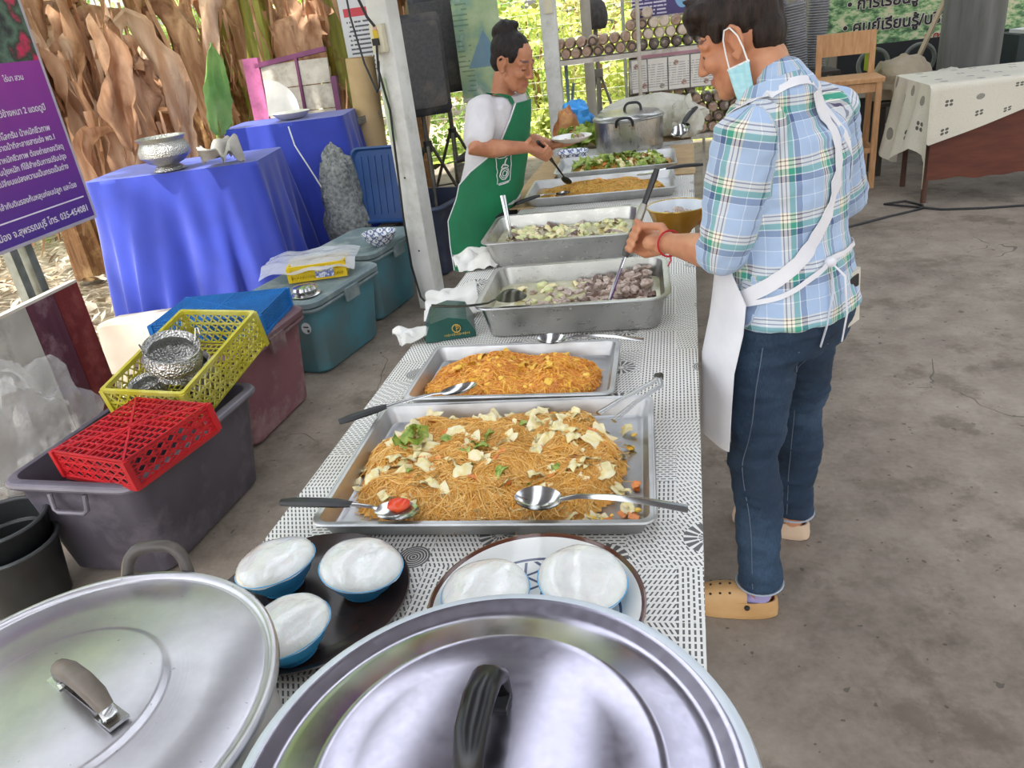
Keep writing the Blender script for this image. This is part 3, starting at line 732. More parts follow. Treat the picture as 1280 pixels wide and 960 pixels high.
# ================================================================== LEFT SIDE
# ---- purple sign on a steel post
t = thing('sign_board', 'purple notice board with white Thai lettering at the upper left edge', 'sign', (-2.8, 2.75, 0))
sm = Mt('sign_purple'); _x, _y, _z = sm.sep(sm.coord())
sm.set(Base_Color=sm.mix(((_z - .93) / .75).mx(0.).mn(1.), sm.mix(sm.noise(sm.coord(), 14, 4, .6, (1, 1, .15)), '#4a2f8c', '#573a96'), sm.mix(sm.noise(sm.coord(), 9, 4, .6, (1, 1, .15)), '#8f2f96', '#a5409f')), Roughness=.3)
put('panel', MB().box((0, -.1, 1.30), (.02, 1.72, .74)), sm.m, t)
ph = Mt('sign_photo'); _o = ph.coord()
ph.set(Base_Color=ph.ramp(ph.noise(_o, 6, 5), [(.38, '#c92f5c'), (.45, '#2f3b34'), (.55, '#5f7a68'), (.66, '#2b2c33')]), Roughness=.3)
put('photo_panel', MB().box((0, -.1, 1.90), (.02, 1.72, .46)), ph.m, t)
WHT = mat('sign_white', '#efe9f2', .5, col2='#e6dfea')
for a, b, w in (((0, .765, .925), (0, .765, 2.14), .014), ((0, -.96, .925), (0, .765, .925), .014)):
    put('frame_edge', MB().bar(a, b, .03, w), mat('sign_frame', '#c7c0cc', .4, .2), t)
LN = [('ไร่นา สวน', .62, 1.595, .05), ('คลุมดินไว้ข้างหนา 2 แดดดูปี', .69, 1.455, .058), ('50 กิโลกรัม น้ำหมักชีวภาพ', .67, 1.365, .055), ('ราดน้ำที่ละลายสารเร่ง พด.1', .685, 1.322, .052),
      ('และน้ำหมักชีวภาพ ต้องถ่ายกองวัสดุ', .715, 1.272, .052), ('เป็นปุ๋ยหมัก ที่ใช้สำหรับการปรับปรุง', .71, 1.226, .052), ('ความเปลี่ยนแปลงความเป็นกรดเป็นด่าง', .70, 1.18, .052),
      ('คลุกเคล้ากับดินรองก้นหลุมก่อนปลูก และโรย', .71, 1.088, .052), ('อ.เมือง จ.สุพรรณบุรี โทร. 035-454081', .735, .965, .066)]
for tx_, yy, zz, sz in LN:
    put('lettering', text_mesh(tx_, sz * .66, WHT, 'RIGHT', bold=.0006), None, t, (.0115, yy, zz), R(90, 0, 90))
put('rule_line', MB().box((.0105, -.1, 1.035), (.002, 1.66, .006)), WHT, t)
GALV = mat('galvanised', '#8f9490', .45, .6, col2='#74786f', vs=12)
for dy in (.2, .29): put('post', MB().box((-.03, dy, .48), (.045, .045, .98)), GALV, t)
# ---- maroon and white painted board
t = thing('painted_board', 'upright board painted maroon and white behind the grey tub', 'board', (-2.6, 2.2, 0))
def pb(y0, y1, m): return put('plank', MB().box((0, (y0 + y1) / 2 - 2.2, .37), (.03, y1 - y0 - .003, .74)), m, t)
pb(2.83, 2.99, mat('paint_maroon', '#7a1f1e', .45, col2='#5f1a1a', vs=5, stretch=(4, 4, .5), dirt='#8f4a44', ds=9))
pb(2.66, 2.83, mat('paint_plum', '#4a2030', .5, col2='#5c2c3a', vs=5, stretch=(4, 4, .5), dirt='#8a6a70', ds=9))
pb(2.0, 2.66, mat('paint_white', '#bdb8ae', .6, col2='#a29c92', vs=4, dirt='#8a847a', ds=6))
put('edge_strip', MB().bar((0, -.2, .745), (0, .79, .742), .034, .012), mat('board_edge', '#cfc6ba', .5), t)

# ---- tubs
def tub(name, lab, loc, rz, W, L, H, m, rimm, taper=.05, lid=None, handles=True, wheels=False, cat='storage tub', lip=.018):
    t = thing(name, lab, cat, loc, R(0, 0, rz)); a, b = W / 2, L / 2
    g = MB().rr([(0, a - taper - .02, b - taper - .02, .05), (.02, a - taper, b - taper, .06), (H - .03, a - lip, b - lip, .055), (H - .03, a - .002, b - .002, .065), (H, a, b, .065), (H + .004, a - .006, b - .006, .06), (H + .002, a - lip - .006, b - lip - .006, .05), (.03, a - taper - .006, b - taper - .006, .05), (.024, a - taper - .03, b - taper - .03, .05)], 5)
    put('tub_body', g, m, t)
    g = MB().tube(rrect(H - .012, a, b, .065, 6), .012, 8, closed=True); put('rim', g, rimm, t)
    if handles:
        for s in (-1, 1):
            P = [(-.07, s * (b + .002), H - .03), (-.065, s * (b + .012), H - .085), (-.05, s * (b + .014), H - .095), (.05, s * (b + .014), H - .095), (.065, s * (b + .012), H - .085), (.07, s * (b + .002), H - .03)]
            put('handle', MB().tube(P, .008, 8), rimm, t)
    if lid:
        g = MB().rr([(H + .006, a + .012, b + .012, .075), (H + .03, a + .012, b + .012, .075), (H + .04, a, b, .07), (H + .038, a - .03, b - .03, .05), (H + .03, a - .05, b - .05, .04)], 5)
        put('lid', g, lid, t)
        for s in (-1, 1):
            put('clip', MB().box((s * (a + .018), .0, H - .02), (.014, .12, .07)), lid, t)
    return t
GREYT = mat('grey_tub', '#5b5660', .5, col2='#4b4750', vs=4, dirt='#77717a', ds=5); GREYR = mat('grey_rim', '#77737c', .42, col2='#68646c', vs=8)
PINKT = mat('pink_tub', '#8a5a62', .55, col2='#7a4d55', vs=4, dirt='#a58a86', ds=5); PINKR = mat('pink_rim', '#7a5a60', .5, dirt='#9a8a84', ds=6)
TEALT = mat('teal_tub', '#4f93a6', .5, col2='#57797f', vs=3, dirt='#66777a', ds=4); TEALL = mat('teal_lid', '#7f9094', .6, col2='#6a7c80', vs=5, dirt='#a1a9a6', ds=7)
tub('storage_tub', 'large open dark grey tub with a red crate in it', (-1.84, 2.16, .001), -5, .53, .74, .41, GREYT, GREYR, .06)
tub('storage_tub', 'dusty pink tub behind the yellow crate', (-1.93, 2.96, .001), -5, .52, .62, .43, PINKT, PINKR, .05, lid=PINKR)
tn = tub('storage_tub', 'teal lidded tub carrying a yellow basket and a metal dish', (-1.84, 3.76, .001), -13, .5, .66, .39, TEALT, TEALL, .05, lid=TEALL)
tf = tub('storage_tub', 'teal lidded tub with the blue-white bowl beside the white post', (-1.765, 4.47, .001), -12, .46, .6, .41, TEALT, TEALL, .05, lid=TEALL)
STK = mat('sticker', '#cfd4d6', .5); INK = mat('sticker_ink', '#31343a', .6)
def sticker(t, x, y, z, r):
    o = put('sticker', MB().lathe([(.03, 0), (.03, .0015), (.001, .0018)], 24), STK, t, (x, y, z), r)
    put('sticker_print', MB().box((0, .006, .0022), (.032, .008, .0006)).box((.012, -.014, .0022), (.014, .014, .0006)), INK, o, kind='stuff')
sticker(tn, .165, -.311, .28, R(85, 0, 0)); sticker(tf, .155, -.282, .30, R(85, 0, 0))
tub('storage_tub', 'open dark blue tub right of the white post', (-1.545, 5.33, .001), -14, .5, .66, .5, mat('navy_tub', '#2c3346', .5, col2='#353c50', vs=4, dirt='#4c5262', ds=5), mat('navy_rim', '#39455f', .45), .06)
# ---- blue lid leaning
t = thing('tub_lid', 'deep blue ribbed lid standing behind the teal tubs', 'lid', (-1.76, 4.93, .44), R(-8, 0, -8))
BLID = mat('blue_lid', '#1c3f73', .4, col2='#234a82', vs=5)
g = MB(); g.rings([[(p[0], o_, p[1] + .25) for p in rrect(0, a, b, .05, 5)] for o_, a, b in ((.02, .19, .25), (-.015, .19, .25), (-.02, .178, .238), (.0, .165, .225))]); put('lid_panel', g, BLID, t)
for k in range(6): put('rib', MB().box((-.125 + .05 * k, .0, .25), (.016, .014, .38)), BLID, t)
BUBB = mat('bubble_wrap', '#8f9290', .2, col2='#5c6060', vs=40, bump=1., bs=60, bdist=.01)
crumpled_bag('bubble_wrap', 'grey bundle of bubble wrap left of the blue lid', (-2.05, 4.98, .3), (.15, .12, .38), 2., BUBB, 'bubble wrap', .3)
t = thing('wooden_crate', 'low dark crate under the bubble wrap', 'crate', (-2.02, 5.02, 0)); put('crate_body', MB().rr([(0, .2, .16, .01), (.3, .2, .16, .01)], 2), mat('dark_crate', '#3a332e', .7), t)
for k in range(3): put('slat', MB().box((0, -.165, .06 + .09 * k), (.4, .012, .06)), mat('dark_crate', ''), t)
t = thing('wooden_crate', 'dark low crate propping the blue lid', 'crate', (-1.74, 4.99, 0)); put('crate_body', MB().rr([(0, .06, .12, .01), (.43, .06, .12, .01)], 2), mat('dark_crate', ''), t)
for k in range(3): put('slat', MB().box((0, -.122, .07 + .13 * k), (.12, .01, .08)), mat('dark_crate', ''), t)

# ---- crates and baskets with lattice walls
def lattice_wall(g, p0, p1, z0, z1, n, th=.005, diag=True, rows=3):
    p0, p1 = Vector(p0), Vector(p1); d = (p1 - p0)
    def at(u, z): return p0 + d * u + Vector((0, 0, z))
    for r in range(rows + 1):
        z = z0 + (z1 - z0) * r / rows; g.bar(at(0, z), at(1, z), th, th * 1.4)
    for k in range(n):
        for r in range(rows):
            za, zb = z0 + (z1 - z0) * r / rows, z0 + (z1 - z0) * (r + 1) / rows
            if diag:
                g.bar(at(k / n, za), at((k + 1) / n, zb), th * .8, th); g.bar(at((k + 1) / n, za), at(k / n, zb), th * .8, th)
            else: g.bar(at(k / n, za), at(k / n, zb), th, th)
def crate(name, lab, loc, rot, W, L, H, m, n=10, inv=False, grid=(14, 18), th=.005, rows=3, cat='crate', diag=True, flare=0.):
    t = thing(name, lab, cat, loc, rot); a, b = W / 2, L / 2
    zb, zt = (H, 0) if inv else (0, H)
    g = MB()
    for i in range(grid[0] + 1): x = -a + W * i / grid[0]; g.bar((x, -b, zb), (x, b, zb), th, th)
    for i in range(grid[1] + 1): y = -b + L * i / grid[1]; g.bar((-a, y, zb), (a, y, zb), th, th)
    if inv:
        for s in (-1, 1): g.bar((-a, -b * s, zb + .002), (a, b * s, zb + .002), th * 1.3, th)
        g.bar((0, -b, zb + .002), (0, b, zb + .002), th * 1.3, th)
    put('base_lattice', g, m, t, kind='stuff')
    fa, fb = a + flare, b + flare
    for p0, p1 in (((-fa, -fb, 0), (fa, -fb, 0)), ((fa, -fb, 0), (fa, fb, 0)), ((fa, fb, 0), (-fa, fb, 0)), ((-fa, fb, 0), (-fa, -fb, 0))):
        g = MB(); k = max(3, int(n * (Vector(p1) - Vector(p0)).length / L)); lattice_wall(g, p0, p1, .006, H - .01, k, th, diag, rows)
        put('side_lattice', g, m, t, kind='stuff')
    put('rim', MB().rings([rrect(z, fa + o, fb + o, .012, 3) for z, o in ((zt - .009, .006), (zt + .006, .008), (zt + .006, -.006), (zt - .009, -.006), (zt - .009, .006))], True, False, False), m, t)
    for sx in (-1, 1):
        for sy in (-1, 1): put('corner_post', MB().box((sx * fa, sy * fb, H / 2), (.02, .02, H)), m, t)
    return t
REDP = mat('red_plastic', '#c9262b', .4, col2='#b01f26', vs=7); YELP = mat('yellow_plastic', '#c6bd3a', .4, col2='#b3a92f', vs=7, dirt='#d8d27a', ds=5)
crate('red_crate', 'upturned red plastic crate lying in the grey tub', (-1.715, 1.99, .412), R(4, -4, -19), .38, .34, .1, REDP, 8, True, (13, 11), .0055, 3)
crate('yellow_crate', 'yellow lattice crate holding silver bowls, tilted over the grey tub', (-1.795, 2.50, .43), R(12, 2, -6), .32, .50, .16, YELP, 14, False, (12, 18), .0055, 3, flare=.012)
LBL = mat('light_blue_plastic', '#1f7fd0', .42, col2='#1a6fbb', vs=7)
crate('blue_basket', 'upturned bright blue mesh basket on the pink tub', (-1.93, 3.02, .475), R(0, 0, 5), .50, .36, .09, LBL, 24, True, (40, 30), .0045, 7, diag=False, cat='basket')
# ---- silver bowls
def silver(name, bump=.8):
    t_ = Mt(name); o = t_.coord(); v = t_.node('ShaderNodeTexVoronoi'); v.inputs['Scale'].default_value = 130; t_.nt.links.new(o, v.inputs[0])
    t_.set(Base_Color=t_.ramp(t_.noise(o, 10, 4), [(.35, '#cbcac6'), (.7, '#9f9e99')]), Metallic=1., Roughness=.28); t_.bump(NX(t_.nt, v.outputs[0]), bump, .006); return t_.m
SILV = silver('embossed_silver')
def ornate_bowl(name, lab, loc, s=1., rot=(0, 0, 0), foot=True, ears=True):
    t = thing(name, lab, 'bowl', loc, rot)
    pr = [(.055, 0), (.062, .004), (.05, .018), (.04, .024)] if foot else [(.04, 0)]
    z = .024 if foot else 0.
    pr += [(.07, z + .012), (.098, z + .038), (.1, z + .058), (.088, z + .08), (.08, z + .09), (.094, z + .104), (.096, z + .107), (.092, z + .108), (.076, z + .09), (.092, z + .06), (.09, z + .04), (.06, z + .014), (.001, z + .01)]
    put('bowl_body', MB().lathe([(r * s, q * s) for r, q in pr], 48, cap1=False), SILV, t)
    if ears:
        for a in (0, 180):
            P = [(.085 * s, 0, (z + .1) * s), (.098 * s, .018 * s, (z + .14) * s), (.1 * s, .0, (z + .152) * s), (.098 * s, -.018 * s, (z + .14) * s), (.085 * s, -.004, (z + .1) * s)]
            put('handle', MB().tube(P, .0028 * s, 6), CHROME, t, rot=R(0, 0, a))
    return t
ornate_bowl('silver_bowl', 'embossed silver bowl with wire handles on top of the yellow crate pile', (-1.79, 2.38, .52), 1.05, R(22, 2, 50))
ornate_bowl('silver_bowl', 'smaller silver bowl under the embossed one in the yellow crate', (-1.75, 2.45, .445), .8, R(12, 0, 0), True, False)
ornate_bowl('silver_bowl', 'embossed silver bowl upside down at the left of the yellow crate', (-1.90, 2.36, .44), .7, R(10, 0, 0), False, False)
ornate_bowl('ornate_bowl', 'tall footed silver bowl on the blue-draped table', (-2.83, 4.33, 1.003), 1.5, R(0, 0, 0), True, False)
# ---- small yellow basket with bag, metal dish, blue-white bowl
crate('small_basket', 'small yellow basket covered by a plastic bag on the teal tub', (-1.80, 3.84, .434), R(0, 0, 14), .30, .17, .08, mat('bright_yellow', '#e8c81c', .4, col2='#d9b814'), 12, False, (10, 8), .005, 2, 'basket')
put('basket_label', MB().box((0, 0, 0), (.1, .003, .06)), (lambda t_: (t_.set(Base_Color=t_.ramp(t_.noise(t_.coord(), 22, 3), [(.4, '#e9d9a0'), (.5, '#2a4fa8'), (.6, '#f0f0ee'), (.7, '#2a4fa8')]), Roughness=.4), t_.m)[1])(Mt('label_print')), bpy.data.objects['small_basket'], (.04, -.09, .04))
g = MB(); g.sheet(lambda u, v: ((u - .5) * .52, (v - .5) * .34, .095 + .02 * nz(u * 4, v * 4) - .16 * max(0, abs(u - .5) - .3) ** 1.2 - .12 * max(0, .3 - v)), 24, 16)
clr = Mt('film'); clr.set(Base_Color='#e9eaf0', Roughness=.18, Alpha=.55, Transmission_Weight=.0); clr.bump(clr.noise(clr.coord(), 18, 4), .8, .02)
put('plastic_bag', g, clr.m, None, (-1.86, 3.88, .437), R(0, 0, 12), 'clear plastic bag spread over the small yellow basket', 'plastic bag')
t = thing('metal_dish', 'shiny metal dish lying on the front of the teal lid', 'dish', (-1.76, 3.53, .427))
put('dish_body', MB().lathe([(.075, 0), (.078, .004), (.06, .012), (.066, .03), (.058, .045), (.03, .052), (.001, .053)], 40, cap1=False), CHROME, t)
t = thing('porcelain_bowl', 'blue and white patterned bowl on the far teal tub', 'bowl', (-1.60, 4.33, .447))
put('bowl_body', MB().lathe([(.045, 0), (.05, .004), (.085, .035), (.105, .075), (.107, .079), (.103, .079), (.082, .04), (.045, .012), (.001, .01)], 40, cap1=False), PORC, t)
# ---- black buckets, clear bag
BKT = mat('black_bucket', '#1d1f1f', .35, col2='#2b2d2d', vs=10)
for k, (lab, z) in enumerate((('lower of the nested black buckets at the left edge', .001), ('upper of the nested black buckets at the left edge', .075))):
    t = thing('black_bucket', lab, 'bucket', (-2.10 - .02 * k, 1.72 + .02 * k, z), R(0, 0, 30))
    r0 = .13 - .004 * k
    put('bucket_body', MB().lathe([(r0 - .02, 0), (r0 - .015, .005), (r0 + .012, .23), (r0 + .016, .235), (r0 + .014, .24), (r0 + .004, .235), (r0 - .02, .012), (.001, .01)], 40, cap1=False), BKT, t)
    put('rim', MB().tube([((r0 + .015) * math.cos(2 * PI * q / 40), (r0 + .015) * math.sin(2 * PI * q / 40), .235) for q in range(40)], .007, 8, closed=True), mat('bucket_rim', '#3c3f40', .3), t)
film2 = Mt('bag_film'); film2.set(Base_Color='#d9dad8', Roughness=.15, Alpha=.28); film2.bump(film2.noise(film2.coord(), 16, 4, .6), 1., .03)
crumpled_bag('clear_bag', 'crumpled clear plastic bag beside the white board', (-2.36, 2.24, .06), (.14, .3, .34), 6., film2.m, 'plastic bag', .35, R(0, 0, 8), 30, 2.6)
put('fallen_leaf', flake(201, .05, .01), mat('dry_leaf_bit', '#b49a86', .8), None, (-1.92, 1.62, .012), R(0, 0, 20), 'larger dry leaf on the floor nearest the buckets', 'leaf', 'fallen leaves by the buckets')
put('fallen_leaf', flake(207, .04, .01), mat('dry_leaf_bit', ''), None, (-1.8, 1.60, .012), R(0, 0, 80), 'smaller dry leaf on the floor right of the other by the buckets', 'leaf', 'fallen leaves by the buckets')

# ---- blue draped tables
BLUC = mat('blue_cloth', '#2a3fae', .75, col2='#22359a', vs=3, bump=.15, bs=120, Sheen_Weight=.3)
def draped(name, lab, cx, cy, W, L, z, zb, seed, rz=0., nf=9, amp=.05, flare=.08):
    n = 240; rs = []
    c0_ = rrect(0, W / 2, L / 2, .05, 6); ring0 = []
    for i_ in range(len(c0_)):
        pa, pb2 = Vector(c0_[i_]), Vector(c0_[(i_ + 1) % len(c0_)]); k_ = max(1, int((pb2 - pa).length / .012))
        ring0 += [tuple(pa.lerp(pb2, q_ / k_)) for q_ in range(k_)]
    def ringat(s):
        o = []; m_ = len(ring0)
        for i, p in enumerate(ring0):
            th = i / m_ * 2 * PI; q = Vector((p[0], p[1], 0)); d = q.normalized()
            w = amp * s * (math.sin(th * nf + 2.2 * nz(th * 1.3, seed)) + .6 * math.sin(th * nf * 2.3 + seed * 3 + 3 * s) + .8 * nz(math.cos(th) * 4, math.sin(th) * 4, seed + s))
            q = q + d * (flare * s + w)
            q.z = z - (z - zb) * s + .02 * s * math.sin(th * 5 + seed)
            o.append(q)
        return o
    g = MB()
    top = [[(p[0] * k, p[1] * k, z + .003 * nz(p[0] * k * 5, p[1] * k * 5, seed)) for p in ring0] for k in (.02, .3, .6, .85, .97)]
    g.rings(top + [ringat(s) for s in (.0, .03, .08, .16, .26, .38, .5, .62, .74, .86, .94, 1.)], True, True, False)
    return put(name, g.mesh(name, ang=80), BLUC, None, (cx, cy, 0), R(0, 0, rz), lab, 'tablecloth')
def hidden_table(lab, cx, cy, W, L, z, rz):
    t = thing('side_table', lab, 'table', (cx, cy, 0), R(0, 0, rz)); w = mat('table_wood', '')
    put('tabletop', MB().box((0, 0, z - .02), (W - .04, L - .04, .025)), w, t)
    for sx in (-1, 1):
        for sy in (-1, 1): put('leg', MB().box((sx * (W / 2 - .08), sy * (L / 2 - .08), (z - .03) / 2), (.04, .04, z - .03)), w, t)
draped('blue_drape', 'blue cloth over the lower table with the silver bowl', -2.85, 4.56, 1.06, .62, 1.0, .06, 1.7, 9)
hidden_table('table under the lower blue cloth', -2.85, 4.56, 1.0, .56, .985, 9)
draped('blue_drape', 'blue cloth over the taller stand behind the teal tubs', -2.46, 5.36, .84, .5, 1.13, .1, 5.3, 8, 8, .05, .1)
hidden_table('stand under the taller blue cloth', -2.46, 5.36, .78, .44, 1.115, 8)
put('grey_rag', crumple(.24, .22, .14, 12.5, 22), mat('rag', '#a8a59f', .85, col2='#8f8c86', vs=12, bump=.4), None, (-2.50, 4.36, 1.005), R(0, 6, 30), 'crumpled grey cloth beside the footed silver bowl', 'rag')
put('foam_slab', MB().rr([(0, .2, .16, .02), (.30, .2, .16, .02), (.32, .18, .14, .02)], 3), mat('foam', '#c4b9aa', .7, col2='#b8ac9c'), None, (-3.0, 3.82, -.06), R(-10, 0, 14), 'pale foam block on the ground in front of the blue cloth', 'foam block')
put('cord_string', MB().tube([(-2.34, 5.03, 1.11), (-2.28, 4.93, 1.0), (-2.2, 4.9, .85), (-2.12, 4.9, .66), (-2.08, 4.88, .5)], .005, 6), mat('white_cord', '#d9d9d4', .6), None, label='thin white cord hanging down the taller blue cloth', cat='cord')

# ---- things leaning behind
t = thing('window_panel', 'old white panelled shutter with pink frame leaning behind the blue cloth', 'panel', (-2.70, 6.0, .35), R(-6, 0, 0))
PNKF = mat('pink_frame', '#c76fa4', .5, col2='#b8608f', vs=6, dirt='#8a4f72', ds=6); PURF = mat('purple_frame', '#7a3566', .5, col2='#5f2c52'); OWH = mat('old_white', '#cfcac0', .7, col2='#b5aea2', vs=9, dirt='#8f8577', ds=7)
put('frame_side', MB().box((-.33, 0, .62), (.13, .04, 1.16)), PNKF, t); put('frame_side', MB().box((.33, 0, .5), (.045, .04, 1.0)), PURF, t)
put('frame_top', MB().bar((-.3, 0, 1.14), (.3, 0, 1.2), .04, .035), PURF, t); put('mullion', MB().box((.05, -.005, .75), (.02, .035, .85)), PURF, t)
for i in range(5):
    for j in (0, 1): put('panel_board', MB().box((-.11 if j == 0 else .18, .005 + .004 * (i % 2), .31 + .185 * i), (.3 if j == 0 else .24, .02, .178)), OWH, t)
put('round_board', (lambda g: g.rings([[(.26 * math.cos(a), y, .26 * math.sin(a)) for a in (PI * .5 * k / 16 for k in range(17))] + [(0, y, 0)] for y in (0, .012)]))(MB()), mat('white_board', '#dcd9d0', .5), None, (-2.80, 5.72, 1.135), R(-14, 0, 0), 'white quarter-round board standing on the taller blue cloth', 'board')
t = thing('white_basin', 'white shallow basin on the corner of the blue stand', 'basin', (-2.42, 5.3, 1.135))
put('basin_body', MB().lathe([(.06, 0), (.1, .01), (.13, .045), (.126, .047), (.09, .015), (.001, .012)], 32, cap1=False), mat('white_board', ''), t)
put('grey_plank', MB().bar((-2.38, 5.45, .98), (-1.94, 5.75, 1.07), .09, .05), mat('grey_wood', '#8c8579', .85, col2='#6f685d', vs=10, stretch=(1, 8, 8), bump=.5), None, label='weathered grey plank poking out above the blue cloth', cat='plank')
t = thing('beige_roll', 'tall beige cardboard roll leaning behind the white post', 'roll', (-2.06, 5.75, 0), R(0, 2, 0))
put('roll_body', MB().tube([(0, 0, 0), (0, 0, 1.46)], .105, 28), mat('beige_card', '#cbb083', .7, col2='#bfa273', vs=4), t); put('roll_end', MB().lathe([(.09, 0), (.09, .003), (.06, .003), (.06, 0)], 24), mat('roll_core', '#a88a5c', .8), t, (0, 0, 1.46))

# ---- white posts
PW = mat('post_white', '#e3e3df', .6, col2='#d2d2cc', vs=5, dirt='#b4b3a8', ds=4, bump=.2, bs=25)
t = thing('white_post', 'thick white concrete post with a socket box, left of the table', 'post', (-1.375, 4.45, 0), R(0, 0, -14))
put('post_shaft', MB().rr([(0, .066, .066, .012), (3.0, .066, .066, .012)], 2), PW, t)
put('bolt_hole', MB().lathe([(.006, 0), (.006, .002), (.001, .002)], 10), INK, t, (.01, -.0755, .38), R(90, 0, 0)); put('bolt_hole', MB().lathe([(.006, 0), (.006, .002), (.001, .002)], 10), INK, t, (.0, -.0755, .82), R(90, 0, 0))
put('paint_smear', MB().box((-.03, -.076, 1.2), (.03, .002, .34)), mat('green_smear', '#c4d6ae', .6), t)
t = thing('socket_box', 'cream electric socket box on the white post', 'socket', (-1.396, 4.362, 1.5), R(0, 0, -14))
put('box_body', MB().rr([(0, .04, .022, .006), (.14, .04, .022, .006)], 3), mat('cream_plastic', '#e0d9bd', .45), t); put('socket_face', MB().box((0, -.024, .09), (.03, .006, .05)), mat('socket_yellow', '#d9b83a', .4), t); put('plug', MB().box((0, -.035, .055), (.03, .03, .035)), BLKP, t); put('switch', MB().box((0, -.024, .12), (.022, .006, .02)), mat('switch_pink', '#d9b0a0', .5), t)
put('power_cable', MB().tube([(-1.40, 4.32, 1.55), (-1.42, 4.33, 1.42), (-1.40, 4.345, 1.2), (-1.415, 4.34, .9), (-1.43, 4.33, .6), (-1.435, 4.335, .3), (-1.41, 4.33, .1), (-1.33, 4.3, .012), (-1.2, 4.34, .008)], .007, 8), BLKP, None, label='black cable running down the white post to the floor', cat='cable')
put('power_cable', MB().tube([(-1.45, 4.33, 2.1), (-1.48, 4.31, 1.85), (-1.43, 4.33, 1.68), (-1.40, 4.34, 1.63)], .008, 8), BLKP, None, label='black cable coming down into the socket box', cat='cable')
put('power_cable', MB().tube([(-1.62, 4.6, 2.1), (-1.6, 4.55, 1.7), (-1.55, 4.5, 1.45), (-1.48, 4.42, 1.3), (-1.44, 4.36, 1.33), (-1.41, 4.33, 1.46)], .006, 8), BLKP, None, label='black cable looping in from behind the white post', cat='cable')
t = thing('white_post', 'slim white post behind the woman at the shelf end', 'post', (-.675, 6.3, 0))
put('post_shaft', MB().rr([(0, .058, .058, .008), (3.05, .058, .058, .008)], 2), PW, t); put('junction_box', MB().box((.01, -.066, 1.63), (.06, .02, .09)), mat('cream_plastic', ''), t)
t = thing('pipe_post', 'thin pale post behind the mushroom shelf', 'post', (-.47, 7.4, 0)); put('post_shaft', MB().tube([(0, 0, 0), (0, 0, 3)], .045, 16), mat('pipe_grey', '#c8c0b2', .6), t); put('post_base', MB().lathe([(.08, 0), (.08, .02), (.05, .03)], 16), mat('pipe_grey', ''), t)
t = thing('pipe_post', 'thin grey steel post in front of the mushroom bags', 'post', (-.02, 6.12, 0)); put('post_shaft', MB().tube([(0, 0, 0), (0, 0, 3)], .014, 10), mat('pipe_grey', ''), t); put('post_base', MB().lathe([(.05, 0), (.05, .02), (.02, .03)], 16), mat('pipe_grey', ''), t)

# ---- loudspeakers on tripods
SPK = mat('speaker_black', '#26272b', .45, col2='#33343a', vs=8, dirt='#5a554c', ds=5); SPG = mat('speaker_grille', '#3c3c3e', .6, col2='#4a4a4a', vs=60, dirt='#6a6257', ds=4, bump=.6, bs=200)
def loudspeaker(lab, labt, x, y, z, rz, h=.66, w=.40):
    t = thing('loudspeaker', lab, 'speaker', (x, y, z), R(0, 0, rz))
    g = MB(); g.rings([[(p[0] * k, p[1] * k2, zz) for p in rrect(0, w / 2, .19, .05, 4)] for zz, k, k2 in ((0, .9, .9), (.03, 1, 1), (h - .03, 1, 1), (h, .9, .9))]); put('cabinet', g, SPK, t)
    g = MB(); g.rings([[(p[0], -.178 - o, p[1] + h / 2) for p in rrect(0, a, b, .03, 4)] for o, a, b in ((0, w / 2 - .03, h / 2 - .05), (.022, w / 2 - .035, h / 2 - .055), (.03, w / 2 - .06, h / 2 - .08))]); put('grille', g, SPG, t)
    put('grip', MB().box((w / 2 + .001, 0, h * .55), (.012, .14, .06)), BLKP, t)
    put('rib', MB().box((w / 2 + .001, .02, h * .3), (.012, .2, .012)), SPK, t); put('rib', MB().box((w / 2 + .001, .02, h * .75), (.012, .2, .012)), SPK, t)
    s = thing('speaker_stand', labt, 'stand', (x, y, 0), R(0, 0, rz + 20)); m_ = mat('stand_metal', '#4a453f', .5, .5, col2='#6a645a')
    put('pole', MB().tube([(0, 0, .35), (0, 0, z)], .018, 12), m_, s); put('collar', MB().tube([(0, 0, .76), (0, 0, .84)], .034, 12), BLKP, s)
    for k in range(3):
        a = 2 * PI * k / 3; put('leg', MB().tube([(.03 * math.cos(a), .03 * math.sin(a), .8), (.42 * math.cos(a), .42 * math.sin(a), .01)], .013, 8), m_, s)
        put('brace', MB().tube([(.0, .0, .4), (.24 * math.cos(a), .24 * math.sin(a), .37)], .008, 6), m_, s)
loudspeaker('black loudspeaker on a tripod directly behind the white post', 'tripod under the nearer loudspeaker', -1.60, 5.72, 1.03, 24)
loudspeaker('black loudspeaker on a tripod beside the green banner', 'tripod under the loudspeaker beside the green banner', -1.55, 6.35, 1.12, 18, .7, .42)

# ---- roll-up banners
def banner(name, lab, x, y, z0, z1, w, m, rz, cat='banner'):
    t = thing(name, lab, cat, (x, y, 0), R(0, 0, rz)); put('banner_sheet', MB().box((0, 0, (z0 + z1) / 2), (w, .012, z1 - z0)), m, t)
    put('pole', MB().tube([(0, .02, .0), (0, .02, z1)], .012, 8), GALV, t); put('base', MB().box((0, .02, .03), (w, .14, .05)), GALV, t); put('top_bar', MB().box((0, 0, z1), (w + .02, .03, .03)), GALV, t); put('bottom_bar', MB().box((0, 0, z0), (w + .01, .025, .025)), mat('white_board', ''), t)
    return t
gb = Mt('green_print'); _o = gb.coord(); _x, _y, _z = gb.sep(_o)
_base = gb.ramp(gb.noise(_o, 3.2, 4), [(.35, '#b9c9a4'), (.5, '#9fb58a'), (.58, '#7fa08e'), (.66, '#c7d2bb'), (.8, '#8fa77d')])
_tri = ((_z - 1.28).gt(0.) * ((_z - 1.28) * .55 + (_x - .04).ab()).lt(.14))
